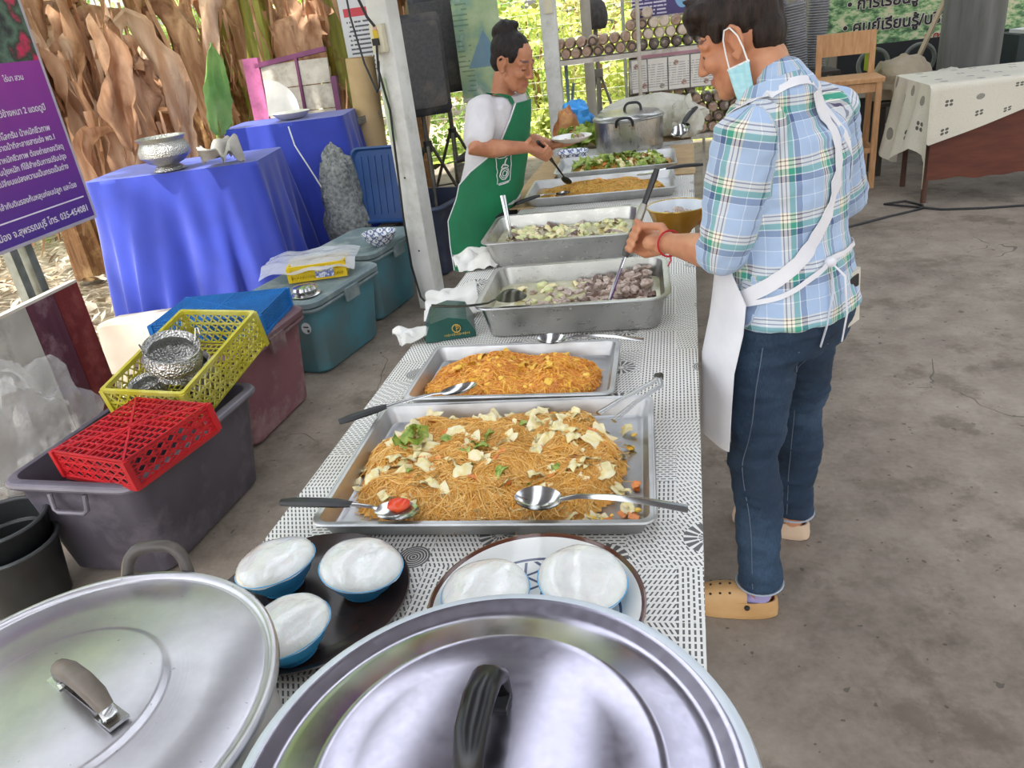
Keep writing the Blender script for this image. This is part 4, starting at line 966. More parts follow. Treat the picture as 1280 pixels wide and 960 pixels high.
_lines = (_z / .035).fr().lt(.3) * _x.lt(-.06) * gb.noise(_o, 9, 2).gt(.5)
gb.set(Base_Color=gb.mix(_lines * .6, gb.mix(_tri * .8, _base, '#5f86a6'), '#4d6a49'), Roughness=.4)
banner('roll_up_banner', 'pale green printed banner behind the woman', -1.19, 6.1, 1.06, 2.15, .34, gb.m, 6)
rb = Mt('red_head_print'); _x, _y, _z = rb.sep(rb.coord())
_txt = (_z / .032).fr().lt(.42) * (rb.noise(rb.coord(), 60, 2, .5, (1, 1, .2)).gt(.42)) * _z.inr(1.35, 1.72) * _x.ab().lt(.09)
rb.set(Base_Color=rb.mix(_z.inr(1.74, 1.80) * _x.ab().lt(.1), rb.mix(_txt, '#cfd0d2', '#55575f'), '#c43a48'), Roughness=.4)
banner('roll_up_banner', 'narrow grey banner with a red header left of the white post', -2.16, 6.3, 1.2, 2.1, .26, rb.m, 6)

# ================================================================== BACK: MUSHROOM SHELF
SHW = mat('shelf_white', '#cfc8bd', .6, col2='#b9b1a5', vs=6, dirt='#8f857a', ds=6)
t = thing('mushroom_shelf', 'two-level rack loaded with mushroom grow bags', 'shelf', (0, 6.42, 0))
for z in (1.235, .6):
    x0, x1 = (-.74, .95) if z > 1 else (.02, .95)
    for k in range(4): put('shelf_slat', MB().box(((x0 + x1) / 2, -.105 + .07 * k, z), (x1 - x0, .055, .02)), SHW, t)
    put('front_rail', MB().box(((x0 + x1) / 2, -.15, z - .005), (x1 - x0, .02, .035)), SHW, t)
for x in (.0, .93):
    for y in (-.12, .12): put('upright', MB().box((x, y, .62), (.03, .03, 1.22)), SHW, t)
put('upright', MB().box((-.6, .13, .61), (.025, .025, 1.22)), mat('pipe_blue', '#8fa6b5', .5), t)
put('shelf_edge', MB().box((.45, -.163, 1.195), (.98, .006, .05)), mat('rose_strip', '#b98a94', .6, col2='#a87780'), t)
BAGM = mat('grow_bag', '#b99c86', .45, col2='#8d6f5c', vs=9, bump=.8, bs=30, bdist=.008, dirt='#e6dccf', ds=12)
BAGD = mat('grow_bag_dark', '#7d6a5f', .4, col2='#5c4c44', vs=9, bump=.6, bs=30, bdist=.008, dirt='#cfc8bf', ds=10); BAGW = mat('bag_paper', '#d8c9b8', .6, col2='#bfa993', vs=14, bump=1., bs=40, bdist=.008)
CAPD = mat('bag_cap', '#4e443f', .5, col2='#6d625b', vs=20)
def bagmesh(kind):
    g = MB(); n = 14; rs = []
    for y, r in ((-.1, .012), (-.098, .03), (-.085, .038), (-.03, .0405), (.05, .041), (.09, .036), (.1, .01)):
        rs.append([((r + .003 * nz(k, y * 30, kind)) * math.cos(2 * PI * k / n), y, (r + .003 * nz(k + 9, y * 30, kind)) * math.sin(2 * PI * k / n)) for k in range(n)])
    g.rings(rs); return g.mesh('grow_bag')
BG = [bagmesh(k) for k in range(4)]
for q, m_ in zip(BG, (BAGM, BAGM, BAGW, BAGD)): q.materials.append(m_)
def ringmesh():
    g = MB(); g.tube([(.026 * math.cos(2 * PI * k / 16), -.1, .026 * math.sin(2 * PI * k / 16)) for k in range(16)], .006, 6, closed=True, up=(0, 1, 0)); return g.mesh('cap_ring')
RG = ringmesh(); RG.materials.append(CAPD)
rnd = random.Random(5); cnt = [0]; ROWN = {}
ORD = 'first second third fourth fifth sixth seventh eighth ninth tenth eleventh twelfth thirteenth fourteenth fifteenth sixteenth'.split()
def growbag(x, y, z, k, cap, grp, row):
    cnt[0] += 1; ROWN[row] = ROWN.get(row, -1) + 1
    o = put('grow_bag', BG[k], None, None, (x, y, z), (0, rnd.uniform(0, 6.28), rnd.uniform(-.05, .05)), 'mushroom grow bag, %s from the left in the %s' % (ORD[ROWN[row]], row), 'grow bag', grp)
    if cap: put('cap_ring', RG, None, o)
for r in range(4):
    nb = 15
    for i in range(nb):
        x = -.66 + .0835 * i + (.042 if r % 2 else 0); z = 1.247 + .041 + .072 * r
        if r == 1 and i >= 14: continue
        if r == 2 and (x < -.12 or x > .5): continue
        if r == 3 and (x < -.06 or x > .12) : continue
        dark = (r == 0 and x > -.05)
        growbag(x, 6.40, z, 3 if dark else (2 if (r >= 1 and x > .0 and rnd.random() < .7) else rnd.choice((0, 0, 1))), dark or rnd.random() < .3, 'mushroom bags on the upper shelf', ('bottom', 'second', 'third', 'top')[r] + ' row on the upper shelf')
for r in range(5):
    for i in range(9):
        x = .10 + .0835 * i + (.042 if r % 2 else 0); z = .612 + .041 + .072 * r
        if r == 4 and x > .42: continue
        growbag(x, 6.40, z, rnd.choice((0, 1, 3)), rnd.random() < .3, 'mushroom bags on the lower shelf', ('bottom', 'second', 'third', 'fourth', 'top')[r] + ' row on the lower shelf')
# info boards
def cardmat():
    t_ = Mt('info_card'); x, y, z = t_.sep(t_.coord())
    tx_ = (z / .017).fr().lt(.35) * t_.noise(t_.coord(), 90, 2, .5, (1, 1, .1)).gt(.45) * z.ab().lt(.085)
    t_.set(Base_Color=t_.mix(tx_ * .7, '#d9d4cb', '#7a7683'), Roughness=.5); return t_.m
CARD = cardmat()
t = thing('info_board', 'pale notice board with four text cards under the upper shelf', 'notice board', (.24, 6.20, 0))
put('board_panel', MB().box((0, .01, 1.08), (.68, .012, .24)), mat('board_dark', '#6d6a66', .5, dirt='#d5cfc6', ds=2), t)
for k, (x, w) in enumerate(((-.265, .11), (-.13, .14), (.025, .15), (.19, .16))):
    c = put('card', MB().box((0, 0, 0), (w, .006, .225)), CARD, t, (x, 0, 1.08))
    for j, (dx, dz, cm) in enumerate((((-.02, .07, '#5c3a34'), (.035, -.07, '#7a3f3c')) if k in (0, 2) else ((.03, -.08, '#2f6a5a'),))):
        put('picture', MB().lathe([(.019, 0), (.019, .002), (.001, .002)], 16), mat('pic_%d' % (j + 2 * (k == 1) ), cm, .5, col2='#c9b2a6', vs=60), c, (dx, -.003, dz), R(90, 0, 0))
t = thing('upper_poster', 'dark purple poster with white text above the mushroom bags', 'poster', (.22, 6.62, 0))
pp = Mt('poster_purple'); _x, _y, _z = pp.sep(pp.coord())
_tx = (_z / .026).fr().lt(.45) * pp.noise(pp.coord(), 60, 2, .5, (1, 1, .15)).gt(.42) * _x.lt(-.02)
_bl = ((_x - .1) * (_x - .1) + (_z - 1.6) * (_z - 1.6) * .4).lt(.0035); _wh = ((_x - .22) * (_x - .22) + (_z - 1.6) * (_z - 1.6)).lt(.006)
pp.set(Base_Color=pp.mix(_wh, pp.mix(_bl, pp.mix(_tx, '#4a3f78', '#d5d0e2'), '#7fb0d8'), '#d9d6dc'), Roughness=.4)
put('poster_sheet', MB().box((0, 0, 1.72), (.56, .01, .5)), pp.m, t); put('poster_frame', MB().box((0, 0.0, 1.46), (.58, .02, .02)), SHW, t)
for s in (-.25, .25): put('support', MB().box((s, .02, .98), (.02, .02, 1.96)), SHW, t)
put('purple_box', MB().rr([(0, .07, .04, .006), (.1, .07, .04, .006)], 2), mat('purple_card', '#9a5aa8', .5, col2='#a96ab6'), None, (.52, 6.34, .975), R(0, 0, 0), 'purple carton on the bags of the lower shelf', 'box')
t = thing('light_stand', 'tripod stand seen in the garden through the shelf', 'stand', (-.42, 7.9, 0)); m_ = mat('stand_grey', '#8a857c', .6)
put('pole', MB().tube([(0, 0, .5), (0, 0, 1.42)], .02, 8), m_, t)
put('hub', MB().box((0, 0, 1.02), (.09, .09, .07)), m_, t)
for k in range(3): put('leg', MB().tube([(.02 * math.cos(k * 2.1 + .4), .02 * math.sin(k * 2.1 + .4), 1.0), (.36 * math.cos(k * 2.1 + .4), .36 * math.sin(k * 2.1 + .4), .0)], .014, 6), m_, t)
crumpled_bag('dark_pot', 'dark round pot hung on top of the tripod stand', (-.42, 7.9, 1.4), (.12, .11, .17), 4., mat('dark_basket', '#55504e', .8, col2='#3f3b3a', vs=30, bump=.6), 'pot', .06)
put('leaning_boards', MB().bar((-.09, 6.9, 0), (-.02, 6.72, 1.2), .16, .05), mat('dark_board', '#6a5c4f', .8, col2='#4e4339', vs=7, stretch=(4, 4, .5)), None, label='dark weathered board leaning behind the shelf', cat='board')
put('wire_roll', MB().tube([(-.55, 6.55, 1.06), (-.58, 6.6, .9), (-.64, 6.6, .6), (-.72, 6.55, .2), (-.74, 6.5, .01)], .012, 8), mat('pipe_blue', ''), None, label='pale blue pipe standing behind the slim white post', cat='pipe')

# odds and ends behind the woman
t = thing('cardboard_box', 'brown cardboard box on the floor behind the woman', 'box', (-1.24, 6.25, 0), R(0, 0, -8)); put('box_body', MB().rr([(0.16, .2, .15, .004), (.42, .2, .15, .004)], 1), mat('cardboard', ''), t); put('box_base', MB().rr([(0, .19, .14, .004), (.16, .19, .14, .004)], 1), mat('dark_crate', ''), t)
t = thing('orange_tool', 'orange and black power tool on the floor beside the dark blue tub', 'tool', (-1.14, 5.62, 0), R(0, 0, 20)); put('tool_body', MB().rr([(.03, .07, .05, .02), (.05, .08, .06, .03), (.14, .07, .05, .03), (.17, .04, .04, .02)], 4), mat('tool_orange', '#d8571c', .4), t); put('tool_base', MB().rr([(0, .12, .07, .01), (.035, .12, .07, .01)], 2), BLKP, t); put('tool_cap', MB().rr([(.05, .03, .04, .01), (.12, .03, .04, .01)], 2, c=(-.12, 0)), mat('tool_white', '#cfd0ce', .4), t)
crumpled_bag('white_sack', 'crumpled white sack on the cardboard box', (-1.22, 6.22, .425), (.16, .11, .1), 7., PAPER, 'sack', .25)
t = thing('folded_umbrella', 'folded dark umbrella lying across the box behind the woman', 'umbrella', (-1.27, 6.05, .66), R(0, 0, 12)); put('canopy', MB().tube([(-.2, 0, -.03), (-.1, 0, 0), (.05, 0, .01), (.2, 0, .03)], [.02, .045, .04, .015], 10), mat('umbrella_dark', '#3a3636', .7, col2='#565050', vs=14, bump=.6), t); put('shaft', MB().tube([(-.28, 0, -.04), (.26, 0, .04)], .006, 6), m_, t)
put('trestle', MB().box((-1.27, 6.06, .3), (.42, .05, .6)), mat('grey_wood', ''), None, label='rough grey wooden trestle behind the woman', cat='trestle')
put('bamboo_stick', MB().tube([(-1.05, 6.4, 0), (-1.22, 6.25, 1.1)], .018, 8), mat('bamboo', '#9c8460', .6), None, label='bamboo stick leaning beside the green banner', cat='stick')
put('wooden_stick', MB().tube([(-1.36, 5.95, 0), (-1.30, 6.0, 1.05)], .016, 8), mat('bamboo', ''), None, label='brown stick leaning against the trestle', cat='stick')

# ================================================================== RIGHT SIDE
OAK = mat('oak', '#c99a6e', .5, col2='#b58558', vs=8, stretch=(6, 6, 1))
t = thing('bar_chair', 'tall wooden chair with a solid backrest at the right', 'chair', (1.60, 6.82, 0), R(0, 0, -4))
put('seat', MB().rr([(.815, .235, .21, .02), (.845, .24, .215, .025), (.85, .235, .21, .02)], 4), OAK, t)
for sx in (-1, 1):
    put('leg', MB().box((sx * .2, -.17, .41), (.042, .042, .82)), OAK, t); put('leg', MB().box((sx * .2, .18, .41), (.042, .042, .82)), OAK, t)
    put('back_post', MB().box((sx * .2, .19, 1.01), (.042, .035, .32)), OAK, t); put('stretcher', MB().box((sx * .2, .0, .3), (.024, .33, .04)), OAK, t)
    put('apron_rail', MB().box((sx * .2, 0, .78), (.022, .33, .06)), OAK, t)
put('backrest', MB().rr([(1.0, .222, .014, .008), (1.17, .222, .014, .008)], 2, c=(0, .19)), OAK, t); put('stretcher', MB().box((0, .18, .3), (.38, .022, .04)), OAK, t); put('apron_rail', MB().box((0, -.17, .775), (.38, .022, .065)), OAK, t); put('stretcher', MB().box((0, -.17, .3), (.38, .022, .04)), OAK, t)
put('blackboard', MB().rr([(0, .24, .02, .01), (.62, .24, .02, .01)], 2), mat('slate', '#2d3134', .6, col2='#383c40'), None, (1.72, 7.25, .001), R(-6, 0, 0), 'dark slate board leaning behind the wooden chair', 'board')
POTG = mat('nursery_grey', '#8b8c90', .5, col2='#727378', vs=8, dirt='#a9a6a0', ds=8)
def pot_stack(lab, x, y, z, lean, n, r=.075):
    t = thing('pot_stack', lab, 'plant pots', (x, y, z), R(0, lean, 0))
    put('pot_body', MB().lathe([(r * .8, 0), (r * .86, .0), (r, n * .02 + .05), (r * .9, n * .02 + .05), (r * .7, .02)], 20), POTG, t)
    for k in range(n): put('pot_rim', MB().tube([((r * (.86 + .14 * k / n) + .006) * math.cos(2 * PI * q / 20), (r * (.86 + .14 * k / n) + .006) * math.sin(2 * PI * q / 20), .02 + .021 * k) for q in range(20)], .008, 5, closed=True), POTG, t)
pot_stack('leftmost leaning stack of grey nursery pots behind the chair', 1.17, 7.55, .86, -3, 28, .08); pot_stack('stack of grey nursery pots next to the Thai banner', 1.52, 7.75, .86, 2, 32, .085); pot_stack('middle stack of grey nursery pots behind the chair', 1.34, 7.5, .86, -6, 26, .085)
t = thing('pot_bench', 'dark bench carrying the nursery pot stacks', 'bench', (1.36, 7.62, 0)); DKW = mat('dark_wood', '#3f372f', .7, col2='#332c26')
put('bench_top', MB().box((0, 0, .84), (.62, .5, .03)), DKW, t)
for sx in (-1, 1):
    for sy in (-1, 1): put('leg', MB().box((sx * .27, sy * .2, .41), (.04, .04, .83)), DKW, t)
put('green_folder', MB().box((1.83, 7.12, 1.0), (.03, .2, .3)), mat('lime', '#a4c21e', .5), None, label='lime green folder upright behind the chair back', cat='folder')
# Thai banner on the dark back wall
put('wall_back', MB().box((4.4, 9.75, 1.4), (6.0, .08, 2.8)), mat('back_wall', '#5d5a52', .8, col2='#4b4842', vs=2), kind='structure')
bn = Mt('banner_print'); _o = bn.coord()
_c = bn.ramp(bn.noise(_o, 7, 6, .7, (1, 1, 1.8)), [(.36, '#33443a'), (.46, '#5d8a57'), (.53, '#9fc089'), (.6, '#d8cfae'), (.75, '#cbbf9f')])
bn.set(Base_Color=_c, Roughness=.45)
t = thing('thai_banner', 'wide printed banner with large Thai lettering behind the chair', 'banner', (3.0, 9.2, 0))
put('banner_sheet', MB().box((.35, 0, 1.33), (2.9, .02, .95)), bn.m, t)
TXW = mat('banner_ink', '#2b2330', .5); TXH = mat('banner_outline', '#efe6d6', .5); TXR = mat('banner_red', '#a03a34', .5)
for s, zz, sz, mm, xx in (('• ศูนย์เรียนรู้/บริการด้าน', 1.03, .15, TXW, -.93), ('• การเรียนรู้', 1.25, .15, TXW, -.90), ('อ.ดรเ', .88, .10, TXR, -.12)):
    put('lettering', text_mesh(s, sz, mm, 'LEFT', bold=.004), None, t, (xx, -.016, zz), R(90, 0, 0)); put('lettering_outline', text_mesh(s, sz, TXH, 'LEFT', bold=.009), None, t, (xx, -.012, zz), R(90, 0, 0))
for x in (-1.05, 1.7): put('banner_pole', MB().tube([(x, .03, 0), (x, .03, 1.85)], .02, 8), GALV, t)
# shelf with clutter behind the patterned table
t = thing('clutter_bench', 'dark bench of clutter under the Thai banner', 'bench', (2.85, 8.3, 0))
put('bench_top', MB().box((0, 0, .62), (1.9, .6, .04)), DKW, t); put('back_panel', MB().box((0, .28, .78), (1.9, .03, .32)), mat('bench_black', '#1f2123', .6), t)
for sx in (-1, 1):
    for sy in (-1, 1): put('leg', MB().box((sx * .9, sy * .25, .3), (.05, .05, .6)), DKW, t)
for k, x in enumerate((2.12, 2.52)):
    put('hose_coil', MB().tube([(x + .13 * math.cos(a), 8.12, .80 + .13 * math.sin(a)) for a in (2 * PI * q / 28 for q in range(28))], .02, 8, closed=True), mat('hose', '#6a6f66', .5), None, label=('left' if k == 0 else 'right') + ' coil of grey hose on the clutter bench', cat='hose')
crumpled_bag('beige_bag', 'lumpy beige sack left of the grey wrapped column', (2.12, 7.22, .60), (.24, .16, .2), 14., mat('beige_sack', '#a89a84', .7, col2='#8d806b', vs=5, bump=.6, bs=12, bdist=.02), 'sack', .28)
crumpled_bag('plastic_bag', 'pale crumpled plastic bag beside the beige sack', (2.45, 7.22, .60), (.13, .1, .12), 19., PLAST, 'plastic bag', .35)
t = thing('low_stool', 'dark low stand under the beige sack', 'stand', (2.25, 7.22, 0)); put('stand_top', MB().box((0, 0, .58), (.7, .4, .03)), DKW, t)
for sx in (-1, 1):
    for sy in (-1, 1): put('leg', MB().box((sx * .3, sy * .16, .28), (.04, .04, .56)), DKW, t)
put('pale_plank', MB().bar((2.36, 7.85, .66), (2.8, 8.0, 1.7), .05, .02), mat('pale_wood', '#b3a184', .7), None, label='pale plank leaning beside the grey wrapped column', cat='plank')
GRC = mat('grey_cover', '#6b6b68', .6, col2='#585855', vs=4, stretch=(3, 3, .4), bump=.4, bs=6, bdist=.02)
g = MB(); g.rings([[((.23 + .018 * math.sin(th * 9 + z) + .012 * nz(th * 3, z * 2)) * math.cos(th), (.16 + .014 * math.sin(th * 7)) * math.sin(th), z) for th in (2 * PI * k / 64 for k in range(64))] for z in (.0, .3, .6, .9, 1.2, 1.5, 1.8, 2.1)])
put('covered_column', g, GRC, None, (2.74, 7.55, .0), R(0, 0, 0), 'tall column wrapped in grey plastic behind the patterned table', 'column')
put('dark_cabinet', MB().rr([(0, .5, .25, .01), (.95, .5, .25, .01)], 2), mat('cabinet_dark', '#2f3a3c', .6), None, (3.65, 7.9, .001), R(0, 0, 0), 'dark cabinet at the far right edge', 'cabinet')
put('white_papers', MB().rr([(0, .4, .15, .01), (.03, .4, .15, .01)], 2), PAPER, None, (3.6, 7.85, .953), R(0, 0, 3), 'flat white papers on the dark cabinet', 'paper')
# patterned table at the right
CL2 = cloth_mat('flower_print_cloth', 1.05, '#d9d3c2', '#3a3936', True)
t = thing('right_table', 'table under the flower-print cloth with a brown front panel', 'table', (0, 0, 0))
put('tabletop', MB().box((2.95, 6.32, .815), (2.0, .74, .03)), mat('table_wood', ''), t)
put('front_panel', MB().sheet(lambda u, v: (1.99 + 1.9 * u, 5.985 + .006 * nz(u * 9), .175 + .025 * nz(u * 14, 2) + (.58) * v), 60, 6), mat('brown_panel', '#6a3420', .6, col2='#57291a', vs=4, stretch=(1, 6, 6)), t)
for x, y in ((2.0, 6.03), (2.02, 6.6), (3.85, 6.03), (3.85, 6.6)): put('leg', MB().tube([(x, y, 0), (x, y, .8)], .02, 10), mat('rust_leg', '#5a3a2c', .6), t)
uvs = []; g = MB()
def rc(u, v):
    # u along the table (left drop then top), v from back edge to front hem
    X0, X1, Y0, Y1, Z0 = 1.93, 3.98, 5.94, 6.72, .838
    vv = v * 1.55; uu = u * 2.4
    yb = Y1 - min(vv, 1.) * (Y1 - Y0); dropf = max(0., vv - 1.) / .55
    if uu < .35:
        k = 1 - uu / .35; x = X0 - .05 * k - .05 * math.sin(yb * 22) * k; zz = Z0 - .52 * k - .1 * k * math.sin(v * 9)
        y = yb; z = zz
        if dropf > 0: y = Y0 - .03 - .05 * k; z = Z0 - max(.52 * k, .0) - dropf * (.38) * (1 - .2 * k)
        z = max(z, .14)
    else:
        k = (uu - .35) / 2.05; x = X0 + k * (X1 - X0); y = yb; z = Z0 + .002 * nz(x * 4, yb * 4)
        if dropf > 0: y = Y0 - .012 - .012 * math.sin(x * 9) * dropf; z = Z0 - dropf * (.42 - .26 * min(1, k * 2.6))
    uvs.append((uu, vv * .78)); return (x, y, z)
g.sheet(rc, 70, 40)
put('flower_cloth', uvset(g.mesh('flower_cloth', ang=70), uvs), CL2, None, label='pale cloth with dark discs and flowers on the right table', cat='tablecloth')
put('floor_cord', MB().tube([(.95, 5.0, .008), (1.12, 5.23, .008), (1.36, 5.51, .008), (1.67, 5.70, .008), (1.93, 5.84, .008), (1.97, 5.93, .008), (1.89, 6.08, .012), (1.74, 6.05, .008), (1.8, 5.97, .014), (2.05, 5.78, .008), (2.3, 5.73, .008), (3.4, 5.7, .008)], .008, 8), BLKP, None, label='black power cord looping on the concrete floor at the right', cat='cord')

# ================================================================== VEGETATION
DRYL = mat('dry_banana_leaf', '#d6ae8e', .75, col2='#a87c5c', vs=3, stretch=(5, 5, .8), bump=.5, bs=12, transl=.35, bdist=.01)
DRYP = mat('pale_dry_leaf', '#ead0b6', .75, col2='#c9a283', vs=3, stretch=(5, 5, .8), bump=.5, bs=12, transl=.35, bdist=.01)
GRNL = mat('banana_green', '#6f9a3c', .4, col2='#8fb552', vs=4, transl=.35)
STEMG = mat('stem_green', '#a9a648', .5, col2='#7f8a34', vs=4, stretch=(5, 5, .6), dirt='#6a4a30', ds=4); STEMB = mat('stem_brown', '#9a7048', .8, col2='#6b4a2e', vs=6, stretch=(6, 6, .5), bump=.7, bs=10, dirt='#c7a36f', ds=5)
def dry_leaf(rng, P, W, curl, ragged, fold):
    """blade along path P: two halves folded about the midrib, ragged edge"""
    n = 26; m_ = 13; s = rng.uniform(0, 50); P = [Vector(p) for p in P]
    def path(t):
        f = t * (len(P) - 1); i = min(int(f), len(P) - 2); k = f - i
        p0 = P[max(i - 1, 0)]; p1, p2 = P[i], P[i + 1]; p3 = P[min(i + 2, len(P) - 1)]
        return .5 * ((2 * p1) + (p2 - p0) * k + (2 * p0 - 5 * p1 + 4 * p2 - p3) * k * k + (3 * p1 - p0 - 3 * p2 + p3) * k ** 3)
    side = Vector((rng.uniform(-1, 1), rng.uniform(-1, 1), 0)).normalized()
    g = MB()
    def fn(u, v):
        p = path(u); tn = (path(min(1, u + .03)) - path(max(0, u - .03))).normalized()
        sd = (side - tn * side.dot(tn)).normalized(); nn = tn.cross(sd)
        q = (v - .5) * 2; w = W * (math.sin(min(1., u * 1.06) * PI) ** .6 + .05) * (1 + ragged * nz(u * 7 + s, q * 2) + ragged * .6 * nz(u * 23 + s, q))
        an = q * fold + curl * nz(u * 3.2 + s, q * 1.6, s) * 2.2
        return p + sd * (math.cos(an) * q * w) + nn * (abs(math.sin(an)) * abs(q) * w + .22 * W * nz(u * 6, q * 3, s) + .10 * W * abs(nz(u * 17, q * 5, s)))
    g.sheet(fn, n, m_); return g.mesh('banana_leaf', ang=180)
def banana(lab, x, y, h, r, seed, ndry, ngreen, sm_, lean=(0, 0), spread=1.):
    rng = random.Random(seed); t = thing('banana_plant', lab, 'banana plant', (x, y, -.05), group='banana plants at the left')
    top = Vector((lean[0], lean[1], h)); g = MB(); rs = []
    for k in range(9):
        q = k / 8; c = top * q; rr_ = r * (1 - .45 * q)
        rs.append([(c.x + rr_ * (1 + .14 * math.sin(5 * th + seed + 2 * q) + .1 * nz(th * 2, q * 4, seed)) * math.cos(th), c.y + rr_ * (1 + .14 * math.sin(5 * th + seed)) * math.sin(th), c.z) for th in (2 * PI * j / 20 for j in range(20))])
    g.rings(rs); put('trunk', g, sm_, t)
    for k in range(4):      # peeling sheaths on the trunk
        a = rng.uniform(0, 6.28); c0 = top * rng.uniform(.2, .5); rr_ = r * .95
        P = [c0 + Vector((math.cos(a) * rr_, math.sin(a) * rr_, .7)), c0 + Vector((math.cos(a) * rr_ * 1.15, math.sin(a) * rr_ * 1.15, .35)), c0 + Vector((math.cos(a) * rr_ * 1.3, math.sin(a) * rr_ * 1.3, -.1))]
        put('sheath', dry_leaf(rng, P, r * .55, .15, .3, .5), STEMB, t)
    for k in range(ndry):
        a = rng.uniform(PI, 2 * PI) if k % 4 else rng.uniform(0, PI); d = rng.uniform(.12, .7) * spread; z0 = h * rng.uniform(.62, 1.0); L = rng.uniform(.6, 1.35)
        b = top * (z0 / h); cx, cy = math.cos(a), math.sin(a)
        P = [b, b + Vector((cx * d * .55, cy * d * .55, rng.uniform(.0, .25))), b + Vector((cx * d, cy * d, -.15 * L)), b + Vector((cx * d * 1.1, cy * d * 1.1, -.6 * L)), b + Vector((cx * d * rng.uniform(.8, 1.2), cy * d, -L))]
        put('dry_leaf', dry_leaf(rng, P, rng.uniform(.08, .26), .9, .45, rng.uniform(.4, 1.2)), rng.choice((DRYL, DRYL, DRYP)), t)
    sh_ = MB()
    for k in range(ndry * 9):
        a = rng.uniform(PI, 2 * PI); d = rng.uniform(.1, .55); b = top * rng.uniform(.5, 1.); L = rng.uniform(.2, .8); c0 = b + Vector((math.cos(a) * d, math.sin(a) * d, rng.uniform(-.3, .1))); w = rng.uniform(.006, .03); dx = Vector((rng.uniform(-.3, .3), rng.uniform(-.2, .2), 0)); ph = rng.uniform(0, 6)
        sh_.sheet(lambda u, v: c0 + dx * u * u * L + Vector((math.cos(ph + u * 4) * w * (v - .5) * 2 * (1 - .7 * u), math.sin(ph + u * 4) * w * (v - .5) * 2, -L * u + .03 * nz(u * 4, ph))), 8, 3)
    put('leaf_shreds', sh_, rng.choice((DRYP, DRYL)), t, kind='stuff')
    for k in range(ngreen):
        a = rng.uniform(0, 6.28); cx, cy = math.cos(a), math.sin(a); L = rng.uniform(1., 1.7)
        P = [top, top + Vector((cx * .2, cy * .2, .5)), top + Vector((cx * .6, cy * .6, .8)), top + Vector((cx * 1.0, cy * 1.0, .7)), top + Vector((cx * 1.4, cy * 1.4, .3))]
        put('green_leaf', dry_leaf(rng, P, .2, .15, .15, .25), GRNL, t)
    return t
BAN = [('banana plant with thick yellow-green trunk behind the pink-framed shutter', -3.30, 6.75, 2.6, .17, 3, 3, 3, STEMG, (.1, 0)), ('banana plant with brown peeling trunk behind the green leaf', -3.95, 6.6, 2.5, .15, 5, 8, 2, STEMB, (-.25, 0)),
       ('banana plant buried in hanging brown leaves above the silver bowl', -4.45, 6.3, 2.2, .14, 8, 10, 1, STEMB, (-.1, 0)), ('banana plant with pale dry leaves behind the purple sign edge', -4.9, 5.9, 2.3, .14, 13, 10, 1, STEMB, (.05, 0)),
       ('banana plant at the far left behind the sign', -5.6, 6.9, 2.5, .16, 21, 8, 2, STEMB, (0, 0)), ('slim green banana trunk left of the beige roll', -2.75, 7.3, 2.6, .13, 34, 3, 3, STEMG, (.0, 0)),
       ('banana plant far behind the dry leaves', -4.3, 8.3, 2.6, .16, 55, 10, 3, STEMG, (0, 0)), ('brown-leaved banana plant nearest the garden gap', -2.35, 8.0, 2.5, .12, 61, 4, 2, STEMB, (.1, 0)),
       ('low drooping banana plant above the blue cloth corner', -3.75, 5.55, 1.75, .09, 71, 6, 0, STEMB, (.0, 0))]
for b in BAN: banana(*b)
t = thing('banana_sucker', 'young banana shoot with one upright green leaf behind the silver bowl', 'banana plant', (-2.86, 5.02, -.05))
put('stem', MB().tube([(0, 0, 0), (.0, 0, .8), (.02, 0, 1.25)], [.035, .025, .015], 10), STEMG, t)
rng = random.Random(9); put('green_leaf', dry_leaf(rng, [(.02, 0, 1.15), (.04, 0, 1.3), (.09, -.02, 1.5), (.15, -.03, 1.72)], .12, .1, .08, .25), mat('fresh_leaf', '#8fb36a', .4, col2='#6f9f55', transl=.3), t)
put('ground_sprout', dry_leaf(rng, [(-3.45, 3.75, 0), (-3.45, 3.75, .2), (-3.48, 3.7, .42)], .04, .2, .1, .3), GRNL, None, label='green sprout on the leaf litter under the sign', cat='plant')

def bush(name, lab, x, y, rx, ry, z0, z1, n, m_, seed, ls=.07, stem=True, grp='garden shrubs behind the shed', cat='shrub'):
    rng = random.Random(seed); t = thing(name, lab, cat, (x, y, 0), group=grp); g = MB()
    for k in range(n):
        a = rng.uniform(0, 6.28); q = rng.random() ** .5; zz = rng.random()
        f = .55 + .45 * math.sin(PI * min(1, zz * .8 + .15)); c = Vector((math.cos(a) * q * rx * f, math.sin(a) * q * ry * f, z0 + (z1 - z0) * zz)) * (1 + .15 * nz(a * 2, zz * 5, seed))
        L = ls * rng.uniform(.6, 1.6); W = L * .4; e = Euler((rng.uniform(-1.2, .6), rng.uniform(-.7, .7), rng.uniform(0, 6.28))).to_matrix()
        g.add([c + e @ Vector(p) for p in ((0, 0, 0), (W, L * .5, .01), (0, L, -.15 * L), (-W, L * .5, .01))], [(0, 1, 2, 3)], .1 + .9 * rng.random())
    put('foliage', g.mesh('foliage', False), m_, t, kind='stuff')
    if stem:
        for k in range(3): put('stem', MB().tube([(0, 0, -.05), (rng.uniform(-.1, .1) * rx, rng.uniform(-.1, .1), (z0 + z1) / 2), (rng.uniform(-.5, .5) * rx, rng.uniform(-.3, .3), z1 * .9)], [.03, .02, .01], 6), STEMB, t)
    return t
